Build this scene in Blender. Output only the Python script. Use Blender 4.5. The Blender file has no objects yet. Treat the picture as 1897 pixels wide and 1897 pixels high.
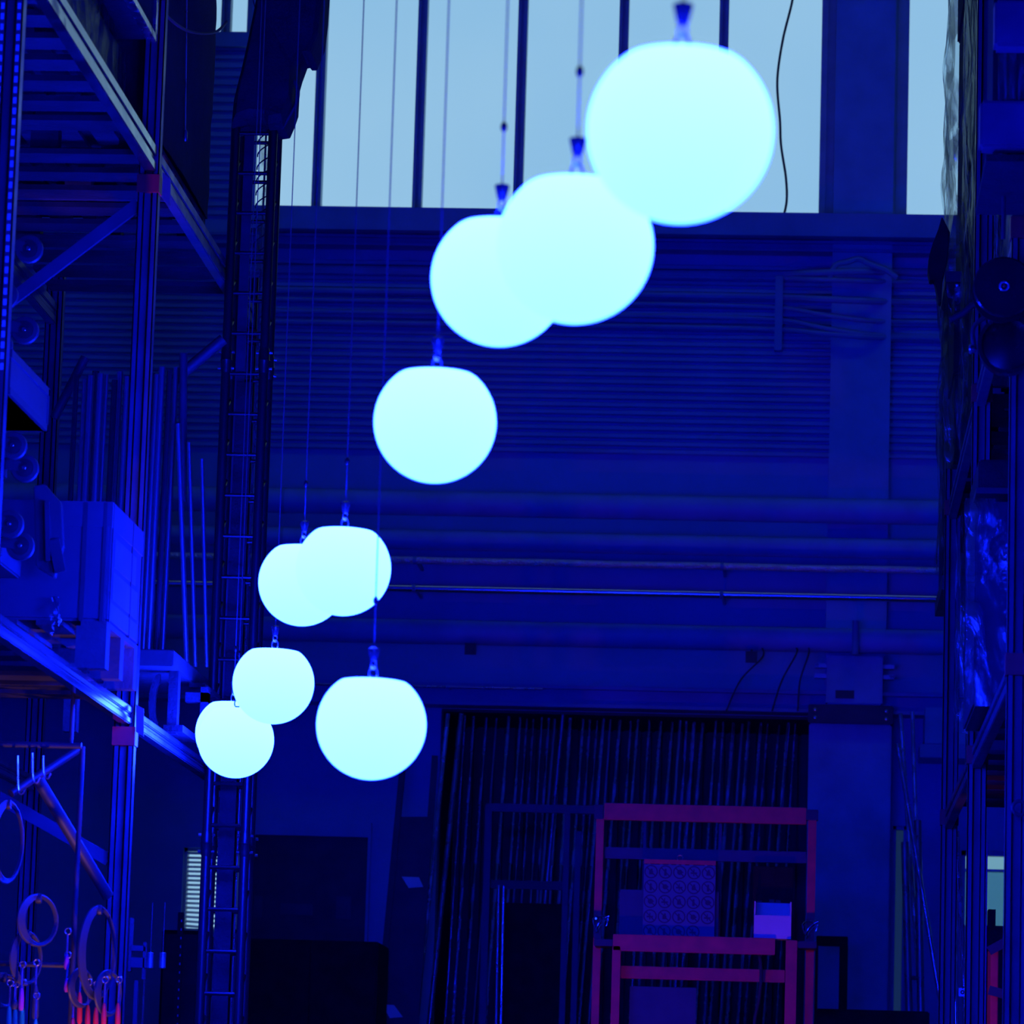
import bpy, math, random
from mathutils import Vector, Matrix, noise
random.seed(7)
R = random.uniform
sc = bpy.context.scene
col = sc.collection

# ------------------------------------------------------------------ camera
F = 7700.0; W = 1897.0; CAM = Vector((0, 0, 1.5))
VPX, VPY = 1460.0, 2175.0                       # vanishing point of the aisle (+Y)
fy = Vector(((VPX-W/2)/F, (VPY-W/2)/F, 1.0)).normalized()       # world +Y in camera (right, down, fwd)
kz = -(fy.x*0.03 - fy.y)/fy.z
uz = Vector((0.03, -1.0, kz)).normalized()                      # world +Z in camera
rx = fy.cross(uz)                                               # world +X in (right, down, fwd) frame
if rx.x < 0: rx = -rx
# rows: camera axes in world coordinates
right = Vector((rx.x, fy.x, uz.x)); down = Vector((rx.y, fy.y, uz.y)); fwd = Vector((rx.z, fy.z, uz.z))
cd = bpy.data.cameras.new('camera'); cam = bpy.data.objects.new('camera', cd); col.objects.link(cam)
m3 = Matrix((right, -down, -fwd)).transposed()
cam.matrix_world = Matrix.Translation(CAM) @ m3.to_4x4()
cd.sensor_width = 36.0; cd.sensor_fit = 'HORIZONTAL'; cd.lens = F/W*36.0
cd.clip_start = 0.1; cd.clip_end = 300
cd.dof.use_dof = True; cd.dof.focus_distance = 24.0; cd.dof.aperture_fstop = 5.4
sc.camera = cam

def at(px, py, Y):
    d = right*((px-W/2)/F) + down*((py-W/2)/F) + fwd
    return CAM + d*((Y-CAM.y)/d.y)
def zat(py, Y, px=1100): return at(px, py, Y).z
def xat(px, Y, py=1000): return at(px, py, Y).x
def onx(px, py, X):                              # point on the aisle-side plane x = X
    d = right*((px-W/2)/F) + down*((py-W/2)/F) + fwd
    return CAM + d*(X/d.x)

# ------------------------------------------------------------------ sky and exposure
world = bpy.data.worlds.new('overcast_sky'); sc.world = world; world.use_nodes = True
nt = world.node_tree; bg = nt.nodes['Background']
tc = nt.nodes.new('ShaderNodeTexCoord'); nz = nt.nodes.new('ShaderNodeTexNoise'); cr = nt.nodes.new('ShaderNodeValToRGB')
nz.inputs['Scale'].default_value = 9; nz.inputs['Detail'].default_value = 4
cr.color_ramp.elements[0].position = .3; cr.color_ramp.elements[1].position = .7
cr.color_ramp.elements[0].color = (.265, .53, .80, 1); cr.color_ramp.elements[1].color = (.345, .60, .83, 1)
nt.links.new(tc.outputs['Generated'], nz.inputs['Vector']); nt.links.new(nz.outputs['Fac'], cr.inputs['Fac'])
nt.links.new(cr.outputs['Color'], bg.inputs['Color']); bg.inputs['Strength'].default_value = 1.0
vs = sc.view_settings
vs.view_transform = 'Standard'; vs.look = 'None'; vs.exposure = 0; vs.gamma = 1; vs.use_curve_mapping = False
cy = sc.cycles
cy.max_bounces = 7; cy.diffuse_bounces = 4; cy.glossy_bounces = 4; cy.transmission_bounces = 5; cy.transparent_max_bounces = 20
cy.caustics_reflective = False; cy.caustics_refractive = False
cy.sample_clamp_indirect = 6.0; cy.use_denoising = True

GLOBE_RED, GLOBE_GREEN, GLOBE_BLUE = .54, 2.2, 240.0      # radiance of the blue globes

# ------------------------------------------------------------------ materials
def mat(name, c, rough=.6, metal=0., var=.18, scale=6., bump=0., rvar=0., spec=.5):
    m = bpy.data.materials.new(name); m.use_nodes = True
    n = m.node_tree; b = n.nodes['Principled BSDF']; L = n.links.new
    b.inputs['Roughness'].default_value = rough; b.inputs['Metallic'].default_value = metal
    b.inputs['Specular IOR Level'].default_value = spec
    t = n.nodes.new('ShaderNodeTexCoord'); x = n.nodes.new('ShaderNodeTexNoise')
    x.inputs['Scale'].default_value = scale; x.inputs['Detail'].default_value = 5
    L(t.outputs['Object'], x.inputs['Vector'])
    r = n.nodes.new('ShaderNodeValToRGB'); e = r.color_ramp.elements
    e[0].position = .3; e[1].position = .7
    e[0].color = tuple(max(0, v*(1-var)) for v in c)+(1,); e[1].color = tuple(min(1, v*(1+var)) for v in c)+(1,)
    L(x.outputs['Fac'], r.inputs['Fac']); L(r.outputs['Color'], b.inputs['Base Color'])
    if rvar:
        q = n.nodes.new('ShaderNodeMapRange'); q.inputs['From Min'].default_value = .35; q.inputs['From Max'].default_value = .65
        q.inputs['To Min'].default_value = max(.04, rough-rvar); q.inputs['To Max'].default_value = min(1, rough+rvar)
        L(x.outputs['Fac'], q.inputs['Value']); L(q.outputs['Result'], b.inputs['Roughness'])
    if bump:
        p = n.nodes.new('ShaderNodeBump'); p.inputs['Strength'].default_value = bump; p.inputs['Distance'].default_value = .02
        y = n.nodes.new('ShaderNodeTexNoise'); y.inputs['Scale'].default_value = scale*6; L(t.outputs['Object'], y.inputs['Vector'])
        L(y.outputs['Fac'], p.inputs['Height']); L(p.outputs['Normal'], b.inputs['Normal'])
    return m

M = {
 'wall': mat('wall_paint', (.16, .34, .62), .75, var=.10, scale=1.2, bump=.05),
 'clad': mat('cladding_paint', (.16, .34, .55), .6, var=.15, scale=1.5),
 'concrete': mat('concrete', (.18, .36, .6), .8, var=.14, scale=2.5, bump=.15),
 'beam': mat('beam_paint', (.13, .27, .5), .6, var=.15, scale=2),
 'duct': mat('duct_jacket', (.18, .36, .66), .6, var=.12, scale=2.5, bump=.1),
 'floor': mat('floor_concrete', (.16, .17, .18), .5, var=.2, scale=1.5),
 'dark': mat('dark_steel', (.035, .04, .05), .5, var=.3, scale=4),
 'black': mat('black_cloth', (.012, .012, .016), .85, var=.4, scale=9, bump=.3),
 'blackgloss': mat('black_plastic', (.012, .012, .015), .22, var=.3, scale=5),
 'rack': mat('rack_blue_paint', (.06, .075, .11), .38, var=.15, scale=5, rvar=.1),
 'galv': mat('galvanised_steel', (.34, .35, .36), .32, .85, var=.15, scale=8, rvar=.12),
 'steel': mat('bright_steel', (.62, .63, .65), .2, .95, var=.15, scale=14, rvar=.12),
 'rod': mat('rusty_rod_steel', (.75, .75, .76), .24, .95, var=.35, scale=7, rvar=.2),
 'foil': mat('crumpled_foil', (.8, .8, .82), .3, .8, var=.1, scale=10, bump=1.),
 'beam2': mat('channel_paint', (.09, .2, .46), .6, var=.12, scale=2),
 'pipe': mat('drawn_pipe', (.36, .365, .37), .3, .95, var=.06, scale=3),
 'brightpipe': mat('bright_drawn_pipe', (.8, .8, .82), .3, 1., var=.04, scale=2),
 'chrome': mat('polished_pipe', (.72, .72, .74), .17, 1., var=.04, scale=2),
 'beamgloss': mat('enamelled_beam', (.02, .022, .027), .16, .1, var=.1, scale=3, spec=.9),
 'mirrorbeam': mat('bare_zinc_beam', (.26, .28, .30), .16, .95, var=.2, scale=5, rvar=.08),
 'board': mat('sign_board', (.10, .17, .26), .5, var=.06),
 'truss': mat('truss_black_paint', (.008, .008, .011), .38, var=.25, scale=6),
 'wood': mat('pine_wood', (.06, .06, .065), .75, var=.25, scale=7, bump=.2),
 'darkwood': mat('old_deck_wood', (.026, .026, .03), .8, var=.35, scale=6, bump=.2),
 'sticker': mat('sticker_paper', (.085, .11, .16), .6, var=.2, scale=9),
 'carton': mat('cardboard', (.05, .06, .08), .85, var=.12, scale=5),
 'paper': mat('white_paper', (.85, .85, .86), .7, var=.05),
 'red': mat('red_paint', (.75, .03, .035), .45, var=.2, scale=8),
 'redplastic': mat('red_plastic', (.85, .04, .05), .35, var=.12),
 'green': mat('green_plastic', (.02, .55, .28), .35, var=.12),
 'purple': mat('purple_plastic', (.45, .05, .30), .4, var=.12),
 'bluecase': mat('case_laminate', (.045, .055, .075), .45, var=.15, scale=5),
 'bluecarton': mat('blue_carton', (.16, .07, .13), .6, var=.25, scale=4),
 'rubber': mat('grey_rubber', (.05, .053, .062), .5, var=.15),
 'hub': mat('castor_hub', (.03, .03, .035), .4, var=.2),
 'cable': mat('cable_sheath', (.03, .034, .045), .5, var=.2),
 'wire': mat('suspension_wire', (.10, .11, .14), .5, .3, var=.1),
 'frame': mat('window_frame_aluminium', (.30, .38, .48), .5, .2, var=.1),
 'blind': mat('blind_slat', (.7, .72, .72), .5, var=.05),
 'print': mat('printed_ink', (.05, .05, .09), .6, var=.1),
}

def glass(name, tint, gloss=.06, rough=.02):
    m = bpy.data.materials.new(name); m.use_nodes = True; n = m.node_tree
    n.nodes.remove(n.nodes['Principled BSDF']); o = n.nodes['Material Output']
    t = n.nodes.new('ShaderNodeBsdfTransparent'); t.inputs['Color'].default_value = tint+(1,)
    g = n.nodes.new('ShaderNodeBsdfGlossy'); g.inputs['Roughness'].default_value = rough
    x = n.nodes.new('ShaderNodeMixShader'); x.inputs['Fac'].default_value = gloss
    n.links.new(t.outputs[0], x.inputs[1]); n.links.new(g.outputs[0], x.inputs[2]); n.links.new(x.outputs[0], o.inputs['Surface'])
    return m
M['glass'] = glass('window_glass', (.97, .985, .99), .02)
M['frost'] = glass('dusty_glass', (.72, .80, .76), .03, .2)
M['shade'] = glass('lowered_shade', (.52, .68, .76), .03, .4)
M['daystrip'] = glass('daylit_strip_glass', (.14, .19, .26), .03, .3)  # tint dims the sky to the tone of a daylit wall strip

def film(name, trans, scale, strength):
    m = bpy.data.materials.new(name); m.use_nodes = True; n = m.node_tree; L = n.links.new
    n.nodes.remove(n.nodes['Principled BSDF']); o = n.nodes['Material Output']
    t = n.nodes.new('ShaderNodeBsdfTransparent'); t.inputs['Color'].default_value = (.9, .93, .95, 1)
    g = n.nodes.new('ShaderNodeBsdfGlossy'); g.inputs['Roughness'].default_value = .2; g.inputs['Color'].default_value = (.42, .45, .45, 1)
    s = n.nodes.new('ShaderNodeBsdfTranslucent'); s.inputs['Color'].default_value = (.55, .6, .62, 1)
    c = n.nodes.new('ShaderNodeTexCoord'); mp = n.nodes.new('ShaderNodeMapping'); mp.inputs['Scale'].default_value = (1, 1, .35)
    mp.inputs['Rotation'].default_value = (.5, .3, .2)
    z = n.nodes.new('ShaderNodeTexNoise'); z.inputs['Scale'].default_value = scale; z.inputs['Detail'].default_value = 6
    z.inputs['Distortion'].default_value = .8
    L(c.outputs['Object'], mp.inputs['Vector']); L(mp.outputs[0], z.inputs['Vector'])
    b = n.nodes.new('ShaderNodeBump'); b.inputs['Strength'].default_value = strength; b.inputs['Distance'].default_value = .05
    L(z.outputs['Fac'], b.inputs['Height']); L(b.outputs[0], g.inputs['Normal'])
    a = n.nodes.new('ShaderNodeMixShader'); a.inputs['Fac'].default_value = .45
    L(g.outputs[0], a.inputs[1]); L(s.outputs[0], a.inputs[2])
    rp = n.nodes.new('ShaderNodeMapRange'); rp.inputs['From Min'].default_value = .47; rp.inputs['From Max'].default_value = .57
    rp.inputs['To Min'].default_value = trans; rp.inputs['To Max'].default_value = max(0, trans-.62)
    L(z.outputs['Fac'], rp.inputs['Value'])
    x = n.nodes.new('ShaderNodeMixShader'); L(rp.outputs[0], x.inputs['Fac'])
    L(a.outputs[0], x.inputs[1]); L(t.outputs[0], x.inputs[2]); L(x.outputs[0], o.inputs['Surface'])
    return m
M['film'] = film('stretch_film', .93, 7, 1.0)

def lamp_mat(name, r, g, b):
    m = bpy.data.materials.new(name); m.use_nodes = True; n = m.node_tree
    n.nodes.remove(n.nodes['Principled BSDF']); o = n.nodes['Material Output']
    e = n.nodes.new('ShaderNodeEmission'); e.inputs['Color'].default_value = (r, g, b, 1); e.inputs['Strength'].default_value = 1
    n.links.new(e.outputs[0], o.inputs['Surface']); return m
M['globe'] = lamp_mat('lit_blue_globe', GLOBE_RED, GLOBE_GREEN, GLOBE_BLUE)
def globe_lobe(m):                               # the LED sits in the cap: the diffuser is whiter near it
    n = m.node_tree; L = n.links.new; e = n.nodes['Emission']
    t = n.nodes.new('ShaderNodeTexCoord'); x = n.nodes.new('ShaderNodeSeparateXYZ'); r = n.nodes.new('ShaderNodeMapRange'); c = n.nodes.new('ShaderNodeMix'); c.data_type = 'RGBA'
    r.inputs['From Min'].default_value = -.19; r.inputs['From Max'].default_value = .17
    L(t.outputs['Object'], x.inputs[0]); L(x.outputs['Z'], r.inputs['Value']); L(r.outputs[0], c.inputs['Factor'])
    c.inputs['A'].default_value = (.45, GLOBE_GREEN*.9, GLOBE_BLUE, 1); c.inputs['B'].default_value = (.64, GLOBE_GREEN*1.1, GLOBE_BLUE, 1)
    L(c.outputs['Result'], e.inputs['Color'])
globe_lobe(M['globe'])

# ------------------------------------------------------------------ mesh helpers
class MB:
    def __init__(s): s.v = []; s.f = []; s.sm = []
    def add(s, vs, fs, smooth=False):
        o = len(s.v); s.v += [Vector(a) for a in vs]; s.f += [tuple(i+o for i in f) for f in fs]; s.sm += [smooth]*len(fs); return s
    def box(s, x0, x1, y0, y1, z0, z1, ch=0.):
        x0, x1 = min(x0, x1), max(x0, x1); y0, y1 = min(y0, y1), max(y0, y1); z0, z1 = min(z0, z1), max(z0, z1)
        return s.hexa([(x0,y0,z0),(x1,y0,z0),(x1,y1,z0),(x0,y1,z0)], [(x0,y0,z1),(x1,y0,z1),(x1,y1,z1),(x0,y1,z1)])
    def hexa(s, b, t):
        return s.add(list(b)+list(t), [(3,2,1,0),(4,5,6,7),(0,1,5,4),(1,2,6,5),(2,3,7,6),(3,0,4,7)])
    def bar(s, a, b, w, h, up=(0,0,1)):        # rectangular bar from a to b
        a = Vector(a); b = Vector(b); d = (b-a).normalized(); u = Vector(up)
        if abs(d.dot(u)) > .99: u = Vector((0,1,0))
        x = d.cross(u).normalized()*w/2; y = x.cross(d).normalized()*h/2
        return s.hexa([a-x-y, a+x-y, a+x+y, a-x+y], [b-x-y, b+x-y, b+x+y, b-x+y])
    def path(s, pts, r, n=8, cap=True):
        pts = [Vector(p) for p in pts]; k = len(pts); vs = []; fs = []
        rr = r if isinstance(r, (list, tuple)) else [r]*k
        prev = None
        for i, p in enumerate(pts):
            d = (pts[min(i+1, k-1)]-pts[max(i-1, 0)]).normalized()
            if prev is None:
                u = Vector((0,0,1)) if abs(d.z) < .9 else Vector((1,0,0))
                x = d.cross(u).normalized()
            else: x = (prev - d*prev.dot(d)).normalized()
            prev = x; y = d.cross(x)
            for j in range(n):
                a = 2*math.pi*j/n; vs.append(p+(x*math.cos(a)+y*math.sin(a))*rr[i])
        for i in range(k-1):
            for j in range(n):
                fs.append((i*n+j, i*n+(j+1)%n, (i+1)*n+(j+1)%n, (i+1)*n+j))
        s.add(vs, fs, True)
        if cap:
            o = len(s.v)-len(vs); s.f += [tuple(o+j for j in reversed(range(n))), tuple(o+(k-1)*n+j for j in range(n))]; s.sm += [False, False]
        return s
    def tube(s, a, b, r, n=10): return s.path([a, b], r, n)
    def ring(s, c, axis, R_, r, n=24, k=8, a0=0, a1=2*math.pi):
        c = Vector(c); ax = Vector(axis).normalized(); u = Vector((0,0,1)) if abs(ax.z) < .9 else Vector((1,0,0))
        x = ax.cross(u).normalized(); y = ax.cross(x); full = abs(a1-a0) > 6.28
        pts = [c+(x*math.cos(a0+(a1-a0)*i/n)+y*math.sin(a0+(a1-a0)*i/n))*R_ for i in range(n+1)]
        return s.path(pts, r, k, cap=not full)
    def lathe(s, c, axis, prof, n=24):          # prof: list of (radius, offset along axis)
        c = Vector(c); ax = Vector(axis).normalized(); u = Vector((0,0,1)) if abs(ax.z) < .9 else Vector((1,0,0))
        x = ax.cross(u).normalized(); y = ax.cross(x); vs = []; fs = []
        for r, o in prof:
            for j in range(n):
                a = 2*math.pi*j/n; vs.append(c+ax*o+(x*math.cos(a)+y*math.sin(a))*max(r, 1e-4))
        for i in range(len(prof)-1):
            for j in range(n): fs.append((i*n+j, i*n+(j+1)%n, (i+1)*n+(j+1)%n, (i+1)*n+j))
        fs += [tuple(reversed(range(n))), tuple((len(prof)-1)*n+j for j in range(n))]
        return s.add(vs, fs, True)
    def prism(s, poly, d):                      # closed polygon (3D points) extruded by d
        n = len(poly); p = [Vector(a) for a in poly]; q = [a+Vector(d) for a in p]
        return s.add(p+q, [tuple(range(n)), tuple(reversed(range(n, 2*n)))]+[(i, n+i, n+(i+1)%n, (i+1)%n) for i in range(n)])
    def mesh(s, name, base=(0,0,0), bevel=0):
        b = Vector(base); me = bpy.data.meshes.new(name)
        me.from_pydata([v-b for v in s.v], [], s.f); me.polygons.foreach_set('use_smooth', s.sm)
        import bmesh
        bm = bmesh.new(); bm.from_mesh(me); bmesh.ops.recalc_face_normals(bm, faces=bm.faces)
        if bevel:
            es = [e for e in bm.edges if len(e.link_faces) == 2 and e.calc_face_angle(0) > .6]
            bmesh.ops.bevel(bm, geom=es, offset=bevel, segments=2, affect='EDGES', clamp_overlap=True)
        bm.to_mesh(me); bm.free()
        if any(s.sm):
            try: me.set_sharp_from_angle(angle=.7)
            except Exception: pass
        return me

ORG = {}                                        # world origin of each built object
def link(o, parent=None):
    col.objects.link(o); o.parent = parent; return o
def thing(name, label, cat, base, group=None):
    o = bpy.data.objects.new(name, None); o.empty_display_size = .1; link(o); o.location = base; ORG[o.name] = Vector(base)
    o['label'] = label; o['category'] = cat
    if group: o['group'] = group
    return o
def part(root, name, mb, m, label=None, bevel=0, kind=None):
    me = mb.mesh(name, ORG[root.name], bevel); me.materials.append(M[m])
    o = link(bpy.data.objects.new(name, me), root); ORG[o.name] = ORG[root.name]
    if label: o['label'] = label
    if kind: o['kind'] = kind
    return o
def solo(name, mb, m, label, cat, group=None, base=None, bevel=0):
    if base is None:
        zs = [v.z for v in mb.v]; xs = [v.x for v in mb.v]; ys = [v.y for v in mb.v]
        base = ((min(xs)+max(xs))/2, (min(ys)+max(ys))/2, min(zs))
    me = mb.mesh(name, base, bevel); me.materials.append(M[m]); o = link(bpy.data.objects.new(name, me)); o.location = base
    ORG[o.name] = Vector(base); o['label'] = label; o['category'] = cat
    if group: o['group'] = group
    return o
def struct(name, mb, m, base=(0,0,0)):
    me = mb.mesh(name, base); me.materials.append(M[m]); o = link(bpy.data.objects.new(name, me)); o.location = base
    ORG[o.name] = Vector(base); o['kind'] = 'structure'; return o
def copy_tree(o, parent=None):
    c = o.copy(); col.objects.link(c); c.parent = parent
    for ch in list(o.children): copy_tree(ch, c)
    return c
def spline(pts, k=8):
    pts = [Vector(p) for p in pts]; out = []
    for i in range(len(pts)-1):
        p0 = pts[max(i-1,0)]; p1 = pts[i]; p2 = pts[i+1]; p3 = pts[min(i+2, len(pts)-1)]
        for j in range(k):
            t = j/k; out.append(.5*((2*p1)+(p2-p0)*t+(2*p0-5*p1+4*p2-p3)*t*t+(3*p1-p0-3*p2+p3)*t**3))
    out.append(pts[-1]); return out

# ------------------------------------------------------------------ the hall
XL, XR, YB, YW, ZC = -7.6, 4.2, -8.0, 36.0, 13.6
struct('floor', MB().box(XL-.3, XR+.3, YB-.3, 38.0, -.25, 0), 'floor')
def wall_xz(mb, x0, x1, z0, z1, y0, y1, holes):
    xs = sorted(set([x0, x1]+[min(max(h[i], x0), x1) for h in holes for i in (0, 1)]))
    zs = sorted(set([z0, z1]+[min(max(h[i], z0), z1) for h in holes for i in (2, 3)]))
    for a, b in zip(xs, xs[1:]):
        run = None
        for c, d in list(zip(zs, zs[1:]))+[(None, None)]:
            hole = c is None or any(h[0] <= (a+b)/2 <= h[1] and h[2] <= (c+d)/2 <= h[3] for h in holes)
            if hole:
                if run: mb.box(a, b, y0, y1, run[0], run[1]); run = None
            else: run = (run[0] if run else c, d)
Z_SILL = zat(402, YW, 900); Z_SILL2 = zat(66, YW, 440)
X_SPLIT = xat(462, YW, 300)
win_hole = (X_SPLIT, XR-.3, Z_SILL, 13.0)
win2_hole = (XL+.3, X_SPLIT-.03, Z_SILL2, 13.0)
bl = at(334, 1725, YW); bh = at(446, 1572, YW); blind_hole = (bl.x, bh.x, bl.z, bh.z)
rl = at(1779, 1722, YW); rh = at(1990, 1580, YW); rw_hole = (rl.x, rh.x, rl.z, rh.z)
sl = at(1649, 1868, YW); sh = at(1681, 1530, YW); daystrip_hole = (sl.x, sh.x, sl.z-.5, sh.z)
Z_BEAM = zat(1319, YW, 1100)
rec_hole = (xat(812, YW, 1500), xat(1500, YW, 1500), 0, Z_BEAM)
mb = MB(); wall_xz(mb, XL, XR, 0, ZC, YW, YW+.25, [win_hole, win2_hole, blind_hole, rw_hole, daystrip_hole, rec_hole])
wall = struct('wall_end', mb, 'wall', (0, YW, 0))
struct('wall_left', MB().box(XL-.3, XL, YB, YW+.25, 0, ZC), 'wall')
struct('wall_right', MB().box(XR, XR+.3, YB, YW+.25, 0, ZC), 'wall')
struct('wall_rear', MB().box(XL, XR, YB-.3, YB, 0, ZC), 'wall')
# roof with one rooflight strip in front of the end wall
mb = MB(); SKY = (-6.8, 3.4, 32.0, 32.9)
for a in ((XL-.3, XR+.3, YB-.3, SKY[2]), (XL-.3, XR+.3, SKY[3], YW+.25), (XL-.3, SKY[0], SKY[2], SKY[3]), (SKY[1], XR+.3, SKY[2], SKY[3])):
    mb.box(a[0], a[1], a[2], a[3], ZC, ZC+.3)
struct('ceiling', mb, 'beam')
w3 = struct('window_3', MB().box(SKY[0], SKY[1], SKY[2], SKY[2]+.08, ZC+.02, ZC+.2).box(SKY[0], SKY[1], SKY[3]-.08, SKY[3], ZC+.02, ZC+.2), 'frame')
for i in range(4):
    a = SKY[0]+i*(SKY[1]-SKY[0])/4; part(w3, 'pane', MB().box(a+.02, a+2.53, SKY[2]+.08, SKY[3]-.08, ZC+.1, ZC+.11), 'glass')
# recess behind the stored poles
a = rec_hole
rec = struct('wall_recess', MB().box(a[0], a[1], 37.6, 37.8, 0, Z_BEAM), 'dark')
struct('trim_5', MB().box(a[0]-.15, a[0], YW+.25, 37.8, 0, Z_BEAM), 'dark'); struct('trim_6', MB().box(a[1], a[1]+.15, YW+.25, 37.8, 0, Z_BEAM), 'dark')
struct('trim_7', MB().box(a[0]-.15, a[1]+.15, YW+.25, 37.8, Z_BEAM, Z_BEAM+.15), 'dark')
n = 34
for i in range(n):
    x = a[0]+(i+.5)*(a[1]-a[0])/n
    part(rec, 'batten', MB().box(x-.03, x+.03, 37.5, 37.6, 0, Z_BEAM), 'dark')

# horizontal cladding ribs on the end wall
def rib(zc, x0, x1, h, d=.035):
    m = MB(); prof = [(0, -h), (-d, -h*.6), (-d, h*.6), (0, h)]
    m.prism([(x0, YW+y, zc+z) for y, z in prof], (x1-x0, 0, 0)); return m
z = zat(836, YW, 1100); ztop = zat(482, YW, 1100); pitch = 14.8/(F/YW)*1.0
k = 0
while z < ztop:
    part(wall, 'cladding_rib', rib(z, XL, XR, pitch*.36), 'clad'); z += pitch
z = Z_SILL
while z < Z_SILL2-.12:
    part(wall, 'cladding_rib', rib(z, XL, X_SPLIT-.02, pitch*.4), 'clad'); z += pitch*1.15
# sill beam: light upper fascia, deeper set lower channel
za = zat(444, YW, 900); zb = zat(466, YW, 900)
struct('trim_1', MB().box(X_SPLIT, XR, YW-.34, YW, za, Z_SILL), 'beam')
struct('trim_2', MB().box(XL, XR, YW-.16, YW, zb, za-.01).box(XL, XR, YW-.2, YW-.16, za-.035, za-.01).box(XL, XR, YW-.2, YW-.16, zb, zb+.025), 'beam2')
struct('trim_3', MB().box(XL, X_SPLIT, YW-.12, YW, Z_SILL2-.13, Z_SILL2), 'beam')
# lower steel beam over the recess
zc0 = zat(1318, YW, 1100); zc1 = zat(1278, YW, 1100)
struct('trim_4', MB().box(XL, XR, YW-.30, YW, zc0, zc0+.03).box(XL, XR, YW-.22, YW-.2, zc0+.03, zc1-.03).box(XL, XR, YW-.30, YW, zc1-.03, zc1), 'beam')
# concrete pilaster
pxa, pxb = xat(1531, YW-.2, 1100), xat(1643, YW-.2, 1100)
pil = struct('wall_pilaster', MB().box(pxa, pxb, YW-.18, YW+.05, zc0-.1, ZC), 'concrete', ((pxa+pxb)/2, YW, 0))
qa, qb = xat(1494, YW-.4, 1600), xat(1648, YW-.4, 1600); qz = zat(1341, YW-.4, 1570); qz2 = zat(1306, YW-.45, 1570)
part(pil, 'casing', MB().box(qa, qb, YW-.4, YW, 0, qz), 'concrete', bevel=.01)
part(pil, 'clamp_band', MB().box(qa-.01, qb+.01, YW-.46, YW-.05, qz, qz2), 'dark', bevel=.008)
for x in (qa+.05, qb-.05):
    for z in (qz+.04, qz2-.05):
        part(pil, 'bolt', MB().lathe((x, YW-.46, z), (0,-1,0), [(.016, 0), (.016, .015), (.008, .02)], 8), 'steel')

# windows of the end wall
def window(name, hole, mull, y=YW+.1, gm='glass', fw=.05, bars=()):
    x0, x1, z0, z1 = hole
    f = MB().box(x0, x1, y-.05, y+.05, z0, z0+fw).box(x0, x1, y-.05, y+.05, z1-fw, z1).box(x0, x0+fw, y-.05, y+.05, z0, z1).box(x1-fw, x1, y-.05, y+.05, z0, z1)
    w = struct(name, f, 'frame', ((x0+x1)/2, y, z0))
    xs = [x0+fw]+list(mull)+[x1-fw]
    for x in mull:
        part(w, 'mullion', MB().box(x-.042, x-.014, y-.09, y+.05, z0, z1).box(x+.014, x+.042, y-.09, y+.05, z0, z1).box(x-.014, x+.014, y-.05, y+.04, z0, z1), 'frame')
    for a, b in zip(xs, xs[1:]):
        part(w, 'pane', MB().box(a-.012, b+.012, y, y+.008, z0+.02, z1-.02), gm)
    return w
mulls = [xat(p, YW+.1, 300) for p in (590, 776, 962, 1150, 1336)]
w1 = window('window_1', win_hole, mulls+[xat(1535, YW+.1, 300), xat(1668, YW+.1, 300)])
for p0, p1 in ((1519, 1558), (1650, 1682)):
    a, b = xat(p0, YW, 250), xat(p1, YW, 250)
    part(w1, 'cover_strip', MB().box(a, a+(b-a)*.3, YW-.02, YW+.2, Z_SILL, 13).box(a+(b-a)*.3, b, YW+.02, YW+.2, Z_SILL, 13), 'frame')
window('window_2', win2_hole, [xat(p, YW+.1, 30) for p in (421, 240, 60, -60)])
wb = window('window_4', blind_hole, [], gm='glass', fw=.03)
x0, x1, z0, z1 = blind_hole
for i in range(17):
    z = z1-.03-(i+.5)*(z1-z0-.06)/17; t = (i-10)*.004 if i > 10 else 0
    part(wb, 'blind_slat', MB().hexa([(x0+.03, YW-.0, z-.012), (x1-.03, YW-.0, z-.012-t), (x1-.03, YW+.03, z+.008-t), (x0+.03, YW+.03, z+.008)],
         [(x0+.03, YW, z-.009), (x1-.03, YW, z-.009-t), (x1-.03, YW+.03, z+.011-t), (x0+.03, YW+.03, z+.011)]), 'blind')
wr = window('window_5', rw_hole, [xat(1900, YW+.1, 1650)], gm='frost', fw=.04)
za_ = zat(1612, YW, 1830); part(wr, 'lower_film', MB().box(rw_hole[0]+.02, rw_hole[1]-.02, YW+.125, YW+.13, rw_hole[2]+.02, za_), 'shade')
part(wr, 'transom', MB().box(rw_hole[0], rw_hole[1], YW+.04, YW+.15, za_-.008, za_+.012), 'frame')
window('daylit_strip', daystrip_hole, [], gm='daystrip', fw=.03)  # made-up opening: its dim pane stands for a daylit strip of wall

# door in the end wall (leaf darker than the wall)
d0, d1 = at(470, 1545, YW), at(684, 1545, YW)
door = struct('door_1', MB().box(d0.x, d1.x, YW-.05, YW, 0, d0.z-.01), 'dark', ((d0.x+d1.x)/2, YW-.05, 0))
e0 = at(460, 1520, YW); e1 = at(690, 1520, YW)
part(door, 'door_frame', MB().box(e0.x, e1.x, YW-.09, YW, d0.z-.01, e0.z).box(e0.x, d0.x, YW-.09, YW, 0, d0.z-.01).box(d1.x, e1.x, YW-.09, YW, 0, d0.z-.01), 'wall')
for (p0, p1, q0, q1) in ((519, 579, 1675, 1694), (622, 651, 1661, 1702), (470, 486, 1660, 1698)):
    a = at(p0, q1, YW-.05); b = at(p1, q0, YW-.05)
    part(door, 'notice', MB().box(a.x, b.x, YW-.058, YW-.05, a.z, b.z), 'bluecase')

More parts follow.
